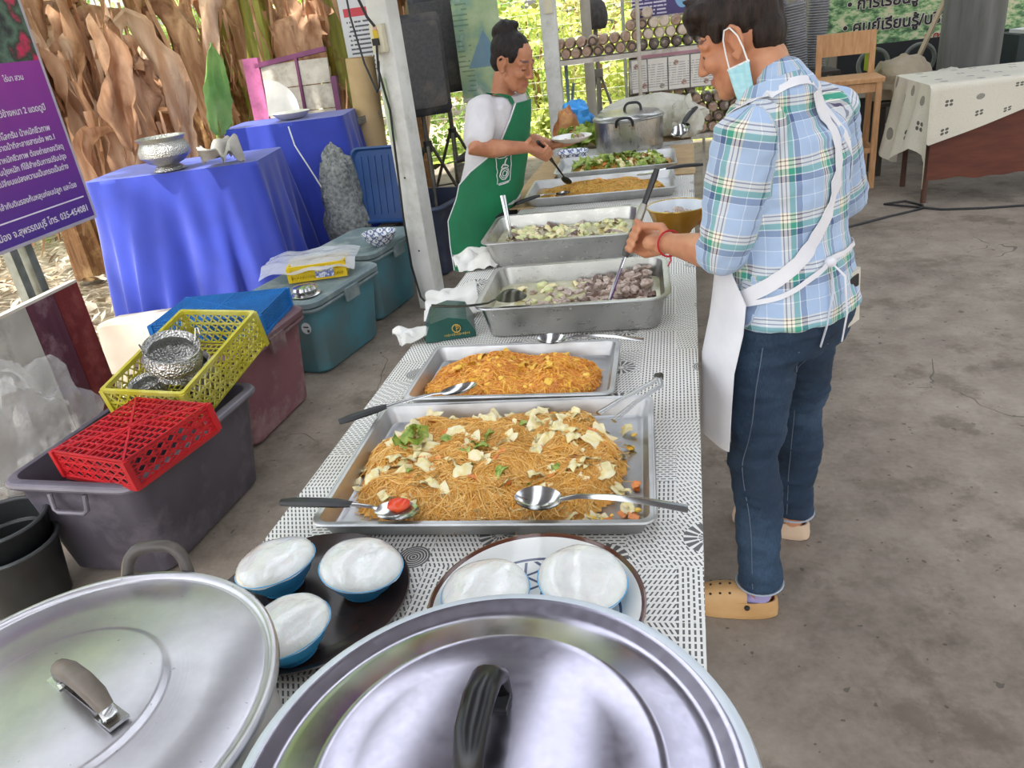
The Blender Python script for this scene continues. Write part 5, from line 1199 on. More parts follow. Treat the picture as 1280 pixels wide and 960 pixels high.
def leafmat(name, a, b, c, tr=.5):
    t_ = Mt(name); r = t_.attr('rnd'); col = t_.ramp(r, [(.1, a), (.5, b), (.95, c)]); t_.set(Base_Color=col, Roughness=.5)
    tl = t_.node('ShaderNodeBsdfTranslucent'); t_.nt.links.new(col, tl.inputs[0]); mx_ = t_.node('ShaderNodeMixShader'); mx_.inputs[0].default_value = tr
    t_.nt.links.new(t_.b.outputs[0], mx_.inputs[1]); t_.nt.links.new(tl.outputs[0], mx_.inputs[2]); t_.nt.links.new(mx_.outputs[0], t_.out.inputs[0]); return t_.m
LM1 = leafmat('leaf_yellowgreen', '#9ab04a', '#ccd672', '#eef0b4'); LM2 = leafmat('leaf_green', '#6a9444', '#a2c266', '#d0de96'); LM3 = leafmat('leaf_dry_mix', '#b0aa6c', '#dacf90', '#f4efd2'); LM4 = leafmat('leaf_dark', '#2f4a2a', '#4c6a38', '#78914c')
SH = [('sunlit yellow-green shrub behind the woman', -1.35, 10.6, .8, .5, 0, 1.7, LM1), ('pale dry shrub left of the slim white post', -.55, 11.2, .8, .5, 0, 1.9, LM3), ('bright shrub behind the mushroom shelf', .2, 10.5, .8, .5, 0, 1.5, LM1), ('green shrub beyond the mushroom shelf', .95, 11.4, .9, .5, 0, 2.0, LM2),
      ('green shrub behind the loudspeakers', -2.2, 11.2, .9, .5, 0, 2.2, LM2), ('shrub behind the banana trunks', -3.2, 10.4, .9, .5, 0, 2.2, LM2), ('shrub behind the dry banana leaves', -4.6, 10.2, 1., .6, 0, 2.4, LM1), ('shrub at the far left behind the bananas', -6.2, 9.6, 1.1, .6, 0, 2.4, LM2),
      ('leafy shrub beside the nursery pots', 1.6, 10.8, .7, .4, 0, 2.2, LM1), ('low yellow shrub in the garden gap', -.9, 9.95, .5, .25, 0, .6, LM1), ('shrub beyond the sign', -7.2, 7.6, .9, .8, 0, 2.4, LM2)]
for k, (lab, x, y, rx, ry, z0, z1, m_) in enumerate(SH): bush('garden_shrub', lab, x, y, rx, ry, z0, z1, 1500, m_, 100 + k, .085)
for k, (x, lab) in enumerate(((-7.5, 'leftmost tall tree at the back'), (-4.2, 'tall tree behind the bananas'), (-1.2, 'tall tree behind the garden gap'), (1.5, 'tall tree behind the shelf'), (4.2, 'tall tree behind the back wall'), (7.5, 'rightmost tall tree at the back'))):
    bush('garden_tree', lab, x, 15.2 + .6 * (k % 2), 2.3, 1.2, .3, 5.5, 2600, (LM2, LM3, LM1)[k % 3], 200 + k, .2, True, 'tall trees behind the garden', 'tree')
# unseen tree above the left side, added to dapple the light
bush('added_shade_tree', 'unseen overhanging tree added to dapple the light on the banana plants', -5.4, 4.6, 2.6, 3.6, 3.5, 4.9, 700, LM2, 300, .34, True, None, 'tree')
# leaf litter
rng = random.Random(4); g = MB()
for k in range(5200):
    x, y = rng.uniform(-7.5, -2.62), rng.uniform(1.5, 9.5); L = rng.uniform(.03, .1); W = L * rng.uniform(.15, .45); e = Euler((rng.uniform(-.5, .5), rng.uniform(-.5, .5), rng.uniform(0, 6.28))).to_matrix(); c = Vector((x, y, -.05 + rng.uniform(0, .05)))
    g.add([c + e @ Vector(p) for p in ((-L, 0, 0), (0, W, .012), (L, 0, .004), (0, -W, .01))], [(0, 1, 2, 3)], rng.random() + .01)
lt = Mt('litter'); lt.set(Base_Color=lt.ramp(lt.attr('rnd'), [(0., '#6a5540'), (.35, '#a58f74'), (.65, '#cfc2ad'), (1., '#eee6d8')]), Roughness=.85)
put('leaf_litter', g.mesh('leaf_litter', False), lt.m, None, label='dry leaf litter on the ground outside the shed', cat='leaf litter', kind='stuff')
# wire fence across the garden
g = MB(); WIRE = mat('fence_wire', '#9a9a90', .5, .6)
for k in range(46): g.tube([(-3.2 + .1 * k, 9.83, 0), (-3.2 + .1 * k, 9.83, 1.9)], .0025, 4)
for k in range(13): g.tube([(-3.2, 9.83, .1 + .15 * k), (1.3, 9.83, .1 + .15 * k)], .0025, 4)
t = thing('wire_fence', 'thin wire mesh fence along the garden', 'fence', (0, 0, 0)); put('wire_mesh', g, WIRE, t, kind='stuff')
for x in (-3.2, -1.7, -.2, 1.3): put('fence_post', MB().tube([(x, 9.84, 0), (x, 9.84, 2.0)], .02, 8), GALV, t)

# ================================================================== PEOPLE
from mathutils.bvhtree import BVHTree
def limb(mb, P, r, n=14, flat=1., up=(0, 0, 1)):
    """tapered limb with rounded ends"""
    P = [Vector(p) for p in P]; r = list(r)
    d0 = (P[0] - P[1]).normalized(); d1 = (P[-1] - P[-2]).normalized()
    PP = [P[0] + d0 * r[0] * .8, P[0] + d0 * r[0] * .5] + P + [P[-1] + d1 * r[-1] * .5, P[-1] + d1 * r[-1] * .8]
    return mb.tube(PP, [r[0] * .45, r[0] * .82] + r + [r[-1] * .82, r[-1] * .45], n, flat=flat, up=up)
def tell(mb, M, c, r, rot=(0, 0, 0)):
    R3 = M.to_3x3() @ Euler(R(*rot)).to_matrix(); return mb.ell(M @ Vector(c), r, 10, 14, R3)
def tlimb(mb, M, P, r, n=10): return limb(mb, [M @ Vector(p) for p in P], r, n)
def head_shape(mb, M):
    tell(mb, M, (-.008, 0, .03), (.096, .074, .088)); tell(mb, M, (.03, 0, -.03), (.058, .062, .085)); tell(mb, M, (.02, 0, -.05), (.062, .058, .05))
    tell(mb, M, (.066, 0, -.098), (.024, .03, .02)); tell(mb, M, (.055, 0, -.075), (.036, .04, .035))
    tlimb(mb, M, [(.088, 0, .012), (.098, 0, -.01), (.108, 0, -.034)], [.008, .009, .0115]); tell(mb, M, (.096, .013, -.036), (.012, .008, .008)); tell(mb, M, (.096, -.013, -.036), (.012, .008, .008))
    for s in (-1, 1):
        tlimb(mb, M, [(.08, s * .012, .022), (.078, s * .035, .025), (.066, s * .05, .016)], [.011, .012, .01]); tell(mb, M, (.06, s * .036, -.025), (.03, .028, .026)); tell(mb, M, (.077, s * .03, .002), (.012, .016, .011))
        tell(mb, M, (-.004, s * .076, -.004), (.016, .006, .03), (0, 12, s * 14))
        tlimb(mb, M, [(.014, s * .078, .006), (.008, s * .084, .026), (-.008, s * .09, .033), (-.021, s * .092, .02), (-.022, s * .09, -.002), (-.012, s * .084, -.024), (.002, s * .08, -.036), (.009, s * .077, -.026)], [.005, .0055, .006, .006, .0055, .0055, .0075, .006], 8); tlimb(mb, M, [(-.008, s * .085, .014), (-.011, s * .085, -.002), (-.003, s * .082, -.018)], [.0045, .005, .0045], 8)
        tlimb(mb, M, [(.02, s * .056, -.055), (.05, s * .036, -.09)], [.02, .018])
    tlimb(mb, M, [(.085, -.018, -.065), (.092, 0, -.062), (.085, .018, -.065)], [.005, .0065, .005]); tlimb(mb, M, [(.083, -.015, -.073), (.089, 0, -.074), (.083, .015, -.073)], [.005, .007, .005])
def mark_face(me, M, base=0.):
    Mi = M.inverted(); at = me.attributes.new('mark', 'FLOAT', 'POINT'); vals = []
    for v in me.vertices:
        p = Mi @ v.co; m_ = 0.
        if p.x > .07 and abs(p.y) < .024 and -.081 < p.z < -.0565: m_ = .35
        if p.x > .06 and .012 < abs(p.y) < .05 and .024 + .1 * (.03 - abs(abs(p.y) - .03)) < p.z < .0325 + .1 * (.03 - abs(abs(p.y) - .03)): m_ = .7
        if p.x > .06 and .016 < abs(p.y) < .046 and -.0075 < p.z < -.002: m_ = 1.
        vals.append(m_)
    at.data.foreach_set('value', vals)
def skin_mat(name, a, b, c):
    t_ = Mt(name); o = t_.coord(); k = t_.attr('mark'); n = t_.noise(o, 14, 4)
    col = t_.ramp(n, [(.3, a), (.55, b), (.75, c)])
    col = t_.mix(k.inr(.2, .5) * .5, col, '#a3574c'); col = t_.mix(k.inr(.5, .85) * .75, col, '#2e211c'); col = t_.mix(k.gt(.85) * .85, col, '#1d1512')
    t_.set(Base_Color=col, Roughness=.48, Subsurface_Weight=.12, Subsurface_Radius=(.01, .004, .002)); t_.bump(t_.noise(o, 220, 2), .08, .001); return t_.m
def hair_mat(name, c1, c2, st):
    t_ = Mt(name); o = t_.coord(); n = t_.noise(o, 60, 4, .7, st); t_.set(Base_Color=t_.ramp(n, [(.35, c1), (.7, c2)]), Roughness=.5, Specular_IOR_Level=.25); t_.bump(n, .9, .006); return t_.m
def grip_hand(mb, W, G, ax, s=1., gr=.013, side=1):
    """fist closed round a rod through G along ax, coming from wrist W"""
    W, G, a = Vector(W), Vector(G), Vector(ax).normalized()
    e = (G - W); e = (e - a * e.dot(a)).normalized(); n = e.cross(a).normalized() * side
    q = gr + .0085 * s
    for k, (o, L) in enumerate(((.030, .95), (.010, 1.05), (-.010, 1.), (-.029, .85))):
        b = G + a * o * s
        kn = b + n * (q + .004) - e * .012 * s
        limb(mb, [W + a * o * .55 * s + n * .006, (W + kn) / 2 + a * o * .2 * s + n * .008, kn], [.015 * s, .0135 * s, .0115 * s], 10)
        limb(mb, [kn, b + n * q * .55 + e * (q + .010) * L, b - n * q * .75 + e * (q + .001) * L, b - n * q * 1.0 - e * .012 * L], [.0108 * s, .0095 * s, .0088 * s, .0075 * s], 10)
    mb.ell((W + G) / 2 + n * .004, (.03 * s, .03 * s, .022 * s), 8, 12)
    limb(mb, [W + a * .018 * s - n * .004, W + e * .03 * s + a * .034 * s - n * .006, G + a * .046 * s - e * .012 - n * (q * .8), G + a * .05 * s + e * .016 - n * q], [.0145 * s, .0125 * s, .0105 * s, .0085 * s], 10)
    return e, n
def open_hand(mb, W, d, up, s=1.):
    """flat hand supporting something: palm along d, fingers a little curled"""
    W, d, u = Vector(W), Vector(d).normalized(), Vector(up).normalized(); sd = d.cross(u).normalized()
    for k, (o, L) in enumerate(((.030, .062), (.010, .074), (-.010, .07), (-.029, .055))):
        kn = W + d * .078 * s + sd * o * s
        limb(mb, [W + sd * o * .5 * s, kn], [.016 * s, .0118 * s], 10); limb(mb, [kn, kn + d * L * .5 * s + u * .004, kn + d * L * .9 * s + u * .02], [.0105 * s, .009 * s, .0075 * s], 10)
    mb.ell(W + d * .045 * s, (.03, .03, .016), 8, 12)
    limb(mb, [W + sd * .016 * s, W + d * .035 * s + sd * .042 * s + u * .008, W + d * .07 * s + sd * .052 * s + u * .026], [.014 * s, .012 * s, .0085 * s], 10)
def body_ring(c, f, l, w, d, n=40, pw=2.3):
    o = []
    for k in range(n):
        th = 2 * PI * k / n; x, y = math.cos(th), math.sin(th)
        o.append(Vector(c) + f * (d * math.copysign(abs(x) ** (2 / pw), x)) + l * (w * math.copysign(abs(y) ** (2 / pw), y)))
    return o
def ribbon(P, bvh, w, off=.005, th=.002, sub=6):
    Q = []
    P = [Vector(p) for p in P]
    for i in range(len(P) - 1):
        for k in range(sub): Q.append(P[i].lerp(P[i + 1], k / sub))
    Q.append(P[-1]); S = []
    for p in Q:
        co, no, _, _ = bvh.find_nearest(p); S.append((co + no * off, no))
    for _ in range(2): S = [S[0]] + [((S[i - 1][0] + S[i][0] * 2 + S[i + 1][0]) / 4, S[i][1]) for i in range(1, len(S) - 1)] + [S[-1]]
    rs = []
    for i, (p, n_) in enumerate(S):
        tn = (S[min(i + 1, len(S) - 1)][0] - S[max(i - 1, 0)][0]).normalized(); sd = n_.cross(tn).normalized() * w / 2
        rs.append([p - sd, p + sd, p + sd + n_ * th, p - sd + n_ * th])
    return MB().rings(rs)
def wrinkle(me, amp, fq, st=(1, 1, 1), seed=0.):
    ns = [v.normal.copy() for v in me.vertices]
    for v, n_ in zip(me.vertices, ns):
        p = v.co; k = nz(p.x * fq * st[0] + seed, p.y * fq * st[1], p.z * fq * st[2]) + .5 * abs(nz(p.x * fq * 2.3 * st[0], p.y * fq * 2.3 * st[1] + seed, p.z * fq * 2.3 * st[2]))
        v.co = p + n_ * (amp * k)
    me.update()
def bvh_of(me): return BVHTree.FromPolygons([v.co for v in me.vertices], [tuple(p.vertices) for p in me.polygons])
V = Vector
WHC = mat('white_cotton', '#ecebed', .8, col2='#dedde2', vs=6, bump=.2, bs=25, bdist=.006)

# ------------------------------------------------------------------ person at the right, stirring
t = thing('person', 'person in blue plaid shirt, white apron and jeans stirring the pan', 'person', (0, 0, 0))
fa = math.radians(140); f = V((math.cos(fa), math.sin(fa), 0)); l = V((-math.sin(fa), math.cos(fa), 0))
HIP = V((.335, 1.885, .88)); CH = V((.315, 1.905, 1.2)); NK = V((.285, 1.925, 1.345))
HM = Matrix.Translation((.222, 1.955, 1.478)) @ Matrix.Rotation(math.radians(162), 4, 'Z') @ Matrix.Rotation(math.radians(20), 4, 'Y') @ Matrix.Scale(.97, 4)
shL, shR = V((.222, 1.775, 1.295)), V((.43, 2.035, 1.29))
elL, wrL, GL = V((.165, 1.765, 1.035)), V((.04, 2.0, 1.003)), V((-.028, 2.085, .987))
elR, wrR = V((.515, 2.15, 1.055)), V((.27, 2.285, .97))
sk = MB(); head_shape(sk, HM)
limb(sk, [NK + V((.03, -.01, -.05)), NK + V((.0, .0, .03)), HM @ V((-.03, 0, -.06))], [.07, .058, .056], 18)
sk.rings([body_ring(c, f, l, w, d) for c, w, d in ((CH + V((0, 0, -.25)), .12, .09), (CH + V((0, 0, .0)), .14, .095), (CH + V((-.01, 0, .09)), .13, .08), (NK, .06, .055))])
limb(sk, [shL, (shL + elL) / 2, elL, elL.lerp(wrL, .3), elL.lerp(wrL, .75), wrL], [.05, .044, .041, .042, .03, .026], 16)
limb(sk, [shR, (shR + elR) / 2, elR, elR.lerp(wrR, .3), elR.lerp(wrR, .75), wrR], [.05, .044, .041, .042, .03, .026], 16)
SPA = D.normalized()
grip_hand(sk, wrL, GL, SPA, 1.0, .014, 1)
open_hand(sk, wrR, V((-.16, .06, -.02)), V((0, 0, 1)), 1.)
sk.rings([body_ring(c, f, l, w, d) for c, w, d in ((HIP + V((.01, -.005, -.1)), .12, .09), (HIP + V((0, 0, .03)), .12, .09), (CH + V((0, 0, -.2)), .12, .09))])
for h_, k_, a_ in ((V((.275, 1.82, .83)), V((.243, 1.79, .47)), V((.262, 1.722, .105))), (V((.392, 1.955, .83)), V((.40, 2.03, .47)), V((.408, 2.062, .115)))): limb(sk, [h_, k_, k_.lerp(a_, .6), a_, a_ + V((0, 0, -.05))], [.06, .045, .04, .036, .034], 14)
me = blob(sk, .0045, 2, .5, name='person_body'); mark_face(me, HM)
body = put('body', me, skin_mat('skin_tan', '#b9795a', '#c78c68', '#d09b78'), t)
# hair
hb = MB(); tell(hb, HM, (-.014, 0, .048), (.099, .081, .083)); tell(hb, HM, (-.055, 0, .0), (.052, .066, .062)); tell(hb, HM, (.06, 0, .09), (.05, .062, .034)); tell(hb, HM, (.085, 0, .07), (.022, .05, .02), (0, 30, 0))
for s in (-1, 1): tlimb(hb, HM, [(.03, s * .068, .05), (.034, s * .07, .02)], [.018, .011])
for k in range(14):
    a = (k * 2.4) % 6.28; r_ = .02 + .055 * ((k * 37) % 100) / 100; tlimb(hb, HM, [(-.01 + r_ * math.cos(a), r_ * .8 * math.sin(a), .112), (.0 + 1.3 * r_ * math.cos(a), r_ * math.sin(a), .13)], [.013, .005], 6)
me = blob(hb, .005, 1, .5, name='hair'); wrinkle(me, .0025, 70, (1, 1, .3))
put('hair', me, hair_mat('hair_black', '#17120f', '#3a2c26', (1, 1, .25)), t)
# shirt
sb = MB()
sb.rings([body_ring(c, f, l, w, d) for c, w, d in ((HIP + V((.005, -.002, -.03)), .186, .148), (HIP + V((.002, 0, .04)), .178, .138), (HIP.lerp(CH, .5), .165, .125), (CH, .178, .128), (CH + V((-.008, .006, .07)), .182, .118), (CH + V((-.018, .012, .12)), .135, .095), (NK + V((.004, 0, -.005)), .082, .078))])
limb(sb, [shL + l * -.03, shL, shL.lerp(elL, .5), shL.lerp(elL, .9), elL + V((0, 0.005, .0))], [.07, .074, .068, .062, .058], 20)
limb(sb, [elL + V((.0, .0, .02)), elL.lerp(wrL, .1) + V((0, 0, .008))], [.056, .054], 20)
limb(sb, [shR + l * .03, shR, shR.lerp(elR, .5), elR], [.07, .074, .066, .062], 20); limb(sb, [elR, elR.lerp(wrR, .45)], [.062, .052], 20)
# collar
for k in range(1): limb(sb, [NK + V((.03, -.02, .0)) , NK + V((.02, -.01, .03))], [.078, .066], 20)
me = blob(sb, .007, 3, .5, name='shirt'); wrinkle(me, .007, 16, (1, 1, .55), 3.); wrinkle(me, .004, 34, (.6, .6, 1.2), 8.)
pu, pv = me.attributes.new('pu', 'FLOAT', 'POINT'), me.attributes.new('pv', 'FLOAT', 'POINT'); us, vs_ = [], []
def seg(p, a, b):
    d = b - a; k = max(-.25, min(1.4, (p - a).dot(d) / d.dot(d))); q = a + d * k; return (p - q), k * d.length
for v in me.vertices:
    p = v.co; ax = HIP.lerp(CH, (p.z - HIP.z) / (CH.z - HIP.z)); r_ = p - ax; th = math.atan2(r_.dot(l), r_.dot(f)); lat = r_.dot(l); done = False
    for s_, sh_, el_ in ((1, shL, elL), (-1, shR, elR)):
        dv, k = seg(p, sh_, el_)
        if s_ * lat > (.158 if p.z > 1.16 else .172) and dv.length < .105:
            ad = (el_ - sh_).normalized(); e1 = (f - ad * f.dot(ad)).normalized(); e2 = ad.cross(e1)
            us.append(math.atan2(dv.dot(e2), dv.dot(e1)) * .066); vs_.append(1.33 - k); done = True; break
    if not done: us.append(th * .165); vs_.append(p.z)
pu.data.foreach_set('value', us); pv.data.foreach_set('value', vs_)
pl = Mt('blue_plaid'); U_, V_ = pl.attr('pu'), pl.attr('pv')
def tart(x):
    q = (x / .118).fr(); n = pl.node('ShaderNodeValToRGB'); r_ = n.color_ramp; r_.interpolation = 'CONSTANT'
    st = [(0., '#efe9d8'), (.035, '#5d3a3c'), (.055, '#efe9d8'), (.115, '#5d3a3c'), (.135, '#efe9d8'), (.18, '#3f9f86'), (.29, '#e8f1ee'), (.31, '#4a5f8c'), (.43, '#dfe8f4'), (.445, '#a6bcda'), (.70, '#e4ecf6'), (.715, '#aac0de')]
    while len(r_.elements) < len(st): r_.elements.new(.5)
    for e_, (p_, c_) in zip(r_.elements, st): e_.position = p_; e_.color = (*lin(c_), 1)
    pl.nt.links.new(q.k, n.inputs[0]); return n.outputs[0]
pc = pl.mix(.5, tart(U_ + 2.02), tart(1.95 - V_)); pl.set(Base_Color=pc, Roughness=.8, Sheen_Weight=.15); pl.bump(pl.noise(pl.coord(), 300, 2), .1, .001)
shirt = put('shirt', me, pl.m, t); SB = bvh_of(me)
g = MB(); rs = []
for zz, w_, o_ in ((.0, .084, 0), (.03, .078, .0), (.05, .072, .004), (.05, .078, .004), (.025, .09, 0), (.0, .094, 0)):
    c_ = NK + V((.006, -.004, zz - .01 )); rs.append([c_ + f * (w_ * .92 * math.cos(a)) + l * (w_ * math.sin(a)) + V((0, 0, .022 * -math.cos(a))) for a in (2 * PI * k / 40 for k in range(40))])
g.rings(rs, True, False, False); cm = g.mesh('collar')
a1, a2 = cm.attributes.new('pu', 'FLOAT', 'POINT'), cm.attributes.new('pv', 'FLOAT', 'POINT')
a1.data.foreach_set('value', [2 * PI * (i % 40) / 40 * .09 for i in range(len(cm.vertices))]); a2.data.foreach_set('value', [v.co.z for v in cm.vertices]); put('collar', cm, pl.m, shirt)
# jeans
jb = MB(); jb.rings([body_ring(c, f, l, w, d) for c, w, d in ((HIP + V((.01, -.005, -.12)), .150, .118), (HIP + V((.01, -.004, -.05)), .172, .132), (HIP + V((.004, 0, .03)), .166, .126), (HIP + V((0, 0, .08)), .155, .115))])
hL, kL, aL = V((.275, 1.82, .83)), V((.243, 1.79, .47)), V((.262, 1.722, .125)); hR, kR, aR = V((.392, 1.955, .83)), V((.40, 2.03, .47)), V((.408, 2.062, .115))
for h_, k_, a_ in ((hL, kL, aL), (hR, kR, aR)):
    limb(jb, [h_, h_.lerp(k_, .45), k_ + V((.012, 0, .04)), k_, k_.lerp(a_, .35) + V((.012, 0, 0)), k_.lerp(a_, .75), a_ + V((0, 0, .02))], [.092, .082, .066, .064, .064, .056, .055], 22)
    jb.tube([a_ + V((0, 0, .04)), a_ + V((0, 0, -.005)), a_ + V((0, 0, -.02))], [.056, .06, .06], 22)
me = blob(jb, .007, 3, .5, name='jeans'); wrinkle(me, .006, 18, (.6, .6, 1.5), 5.); wrinkle(me, .003, 40, (.5, .5, 1.6), 9.)
dn = Mt('denim'); o_ = dn.coord(); n1 = dn.noise(o_, 5, 4); n2 = dn.noise(o_, 300, 2, .5, (1, 1, .3))
dn.set(Base_Color=dn.ramp(n1 * .75 + n2 * .25, [(.3, '#131f30'), (.52, '#1e3349'), (.72, '#385068')]), Roughness=.8); dn.bump(n2, .25, .001)
jeans = put('jeans', me, dn.m, t); JB = bvh_of(me)
STI = mat('seam_thread', '#66707f', .7)
put('side_seam', ribbon([(.245, 1.70, .80), (.225, 1.70, .6), (.2, 1.72, .47), (.225, 1.68, .3), (.235, 1.66, .1)], JB, .002, .0005, .0008), STI, jeans)
put('side_seam', ribbon([(.36, 1.92, .5), (.37, 1.98, .3), (.375, 2.0, .12)], JB, .002, .0005, .0008), STI, jeans)
put('back_pocket', ribbon([(.335, 1.76, .80), (.338, 1.765, .74), (.352, 1.77, .715), (.385, 1.785, .72), (.395, 1.79, .80)], JB, .0035, .0015, .001), STI, jeans)
for a_ in (aL, aR): put('frayed_hem', MB().tube([a_ + V((.062 * math.cos(k * .26), .062 * math.sin(k * .26), -.02)) for k in range(24)], .003, 5, closed=True), mat('hem_white', '#a9b3bf', .8), jeans)
# apron
AP = MB(); zs = [(1.22, 40, .135, .0), (1.12, 52, .137, 0), (1.04, 64, .139, .0), (.98, 82, .150, 0), (.92, 96, .160, 0), (.85, 96, .168, .006), (.75, 95, .172, .01), (.66, 94, .173, .012), (.59, 93, .173, .012), (.53, 92, .173, .012)]
rs = []
for zz, dg_, rd, fo in zs:
    c_ = HIP.lerp(CH, (zz - HIP.z) / (CH.z - HIP.z)) if zz > .8 else V((HIP.x - .01, HIP.y - .005, 0)); c_ = V((c_.x, c_.y, zz)) + f * fo
    row = [c_ + f * (rd * math.cos(q) * 1.0) + l * ((rd + .045) * math.sin(q)) * (1 + (.02 * math.sin(q * 9) if zz < .9 else 0)) for q in (math.radians(dg_) * (k / 20 - 1) for k in range(41))]
    rs.append(row + [p + (p - c_).normalized() * .003 for p in reversed(row)])
AP.rings(rs); apron = put('apron', AP, WHC, t)
def on(*P): return [V(p) for p in P]
put('apron_strap', ribbon(on((.18, 1.82, 1.29), (.22, 1.80, 1.35), (.28, 1.84, 1.37), (.35, 1.88, 1.37), (.40, 1.92, 1.33)), SB, .022, .004), WHC, apron)
put('apron_strap', ribbon(on((.37, 1.86, 1.36), (.41, 1.86, 1.25), (.40, 1.80, 1.12), (.35, 1.75, 1.03), (.27, 1.73, .965), (.215, 1.76, .925), (.188, 1.787, .92)), SB, .034, .006), WHC, apron)
put('apron_strap', ribbon(on((.39, 1.9, 1.33), (.44, 1.93, 1.2), (.46, 1.97, 1.08), (.45, 1.99, .98)), SB, .026, .004), WHC, apron)
put('apron_tie', ribbon(on((.188, 1.787, .91), (.215, 1.755, .91), (.29, 1.73, .935), (.37, 1.74, .98), (.40, 1.78, 1.0)), SB, .012, .007), WHC, apron)
put('apron_tie', ribbon(on((.40, 1.78, 1.0), (.45, 1.88, 1.0), (.45, 1.96, .97)), SB, .012, .007), WHC, apron)
K = SB.find_nearest(V((.40, 1.77, 1.0)))[0]
put('tie_knot', MB().ell(K + V((.006, -.01, 0)), (.014, .014, .013), 8, 10), WHC, apron)
put('tie_end', MB().tube([K + V((.006, -.012, 0)), K + V((.012, -.03, -.06)), K + V((.0, -.036, -.15)), K + V((-.01, -.034, -.2))], [.004, .007, .007, .006], 6, flat=.3), WHC, apron)
put('tie_end', MB().tube([K + V((.006, -.012, 0)), K + V((.035, -.026, -.03)), K + V((.045, -.03, -.12)), K + V((.038, -.03, -.19))], [.004, .007, .007, .006], 6, flat=.3), WHC, apron)
PKT = JB.find_nearest(V((.47, 1.83, .84)))
# clogs and socks
CRO = mat('clog_tan', '#c9a06c', .5, col2='#b98f5c', vs=9); CROD = mat('clog_hole', '#2b231c', .7); SOCK = mat('sock_lilac', '#a99fc9', .8, col2='#9389b6')
def clog(c, dr, m_=CRO):
    c, d_ = V(c), V(dr).normalized(); s_ = V((-d_.y, d_.x, 0)); o = put('clog', None, None, t)
    def outl(k_):     # foot outline, heel at -.08, toe at .165
        P = []
        for i_ in range(48):
            a = 2 * PI * i_ / 48; x = .0425 + .1225 * math.cos(a); w = (.041 + .009 * max(0, math.cos(a - .0)) ) * math.copysign(abs(math.sin(a)) ** .72, math.sin(a))
            P.append((x, w))
        return [(.0425 + (x - .0425) * k_, w * k_) for x, w in P]
    def at(x, w, z): return c + d_ * x + s_ * w + V((0, 0, z))
    put('sole', MB().rings([[at(x, w, z) for x, w in outl(k_)] for z, k_ in ((.001, .95), (.005, 1.), (.024, 1.01), (.03, .98))]), m_, o)
    def top(x):       # height of the upper along the foot
        return .03 + (.066 * (max(0., 1 - ((x - .015) / .152) ** 2)) ** .5 if x > .015 else .03)
    g = MB(); rs = []
    for i_ in range(14):
        x = .004 + .158 * i_ / 13; w = (.041 + .009 * max(0, (x - .0425) / .1225)) * max(.02, 1 - ((x - .0425) / .1235) ** 2) ** .36; h_ = max(.004, .07 * max(0., 1 - ((x - .004) / .166) ** 2.4) ** .55)
        rs.append([at(x, w * math.copysign(abs(math.cos(a)) ** .8, math.cos(a)), .026 + h_ * math.sin(a) ** .9) for a in (PI * k / 20 for k in range(21))])
    g.rings(rs, False); put('upper', g, m_, o)
    hp = [(x, w) for x, w in outl(1.)if x < .03]; hp.sort(key=lambda q: math.atan2(q[1], q[0] - .0425) % (2 * PI))
    put('heel_cup', MB().rings([[at(.0425 + (x - .0425) * k_, w * k_, z) for x, w in hp] for z, k_ in ((.026, 1.), (.05, .99), (.058, .96), (.058, .92), (.03, .9))], False), m_, o)
    for i_ in range(9):
        x = .05 + .026 * (i_ % 3); q = (.30, .5, .70)[i_ // 3] * PI; w = .046; h_ = .07 * (1 - ((x - .004) / .166) ** 2.4) ** .55
        put('vent_hole', MB().ell(at(x, w * .98 * math.cos(q), .0255 + h_ * math.sin(q) ** .9), (.0042, .0042, .003), 6, 8), CROD, o)
    for sg in (-1, 1): put('rivet', MB().ell(at(.004, sg * .041, .046), (.008, .008, .008), 6, 10), CROD, o)
    put('sock', MB().tube([at(.05, 0, .05), at(.01, 0, .05), at(-.03, 0, .052), at(-.036, 0, .085), at(-.03, 0, .115)], [.022, .028, .031, .033, .034], 14), SOCK, o)
def thing_child(nm, par):
    return put(nm, None, None, par)
clog((.232, 1.718, .0), (-.97, .1, 0)); clog((.385, 2.08, 0), (-.88, .45, 0), mat('clog_pale', '#d9bfa6', .5, col2='#ccb095'))
# mask, wrist string, phone
MSK = mat('mask_blue', '#a5dbe6', .7, col2='#bfe8ef', vs=20, stretch=(1, 1, 6), bump=.3, bs=40); MSW = mat('mask_white', '#eef1f2', .7)
g = MB(); g.sheet(lambda u, v: HM @ V((.004 + .05 * (u - .45) * (1 - .25 * v) + .012 * v, .076 + .006 * math.sin(u * 9.5) * (1 - v) - .022 * v * v + .004, -.052 - .105 * v * (1 - .25 * (u - .5) ** 2))), 14, 12)
g.sheet(lambda u, v: HM @ V((.004 + .05 * (u - .45) * (1 - .25 * v) + .012 * v, .079 + .006 * math.sin(u * 9.5) * (1 - v) - .022 * v * v + .004, -.052 - .105 * v * (1 - .25 * (u - .5) ** 2))), 14, 12)
mk = put('face_mask', g, MSK, t); put('mask_edge', MB().tube([HM @ V((.004 + .05 * (u - .45), .08 + .006 * math.sin(u * 9.5), -.052)) for u in (k / 8 for k in range(9))], .003, 6), MSW, mk)
put('ear_loop', MB().tube([HM @ V(p) for p in ((-.016, .082, -.054), (-.018, .092, -.02), (-.016, .098, .008), (-.006, .098, .03), (.008, .092, .03), (.018, .088, .012), (.024, .083, -.02), (.027, .083, -.054))], .0018, 6), MSW, mk)
REDS = mat('red_string', '#c8202c', .6); wd = (elL - wrL).normalized(); c_ = wrL + wd * .022; e1 = wd.orthogonal().normalized(); e2 = wd.cross(e1)
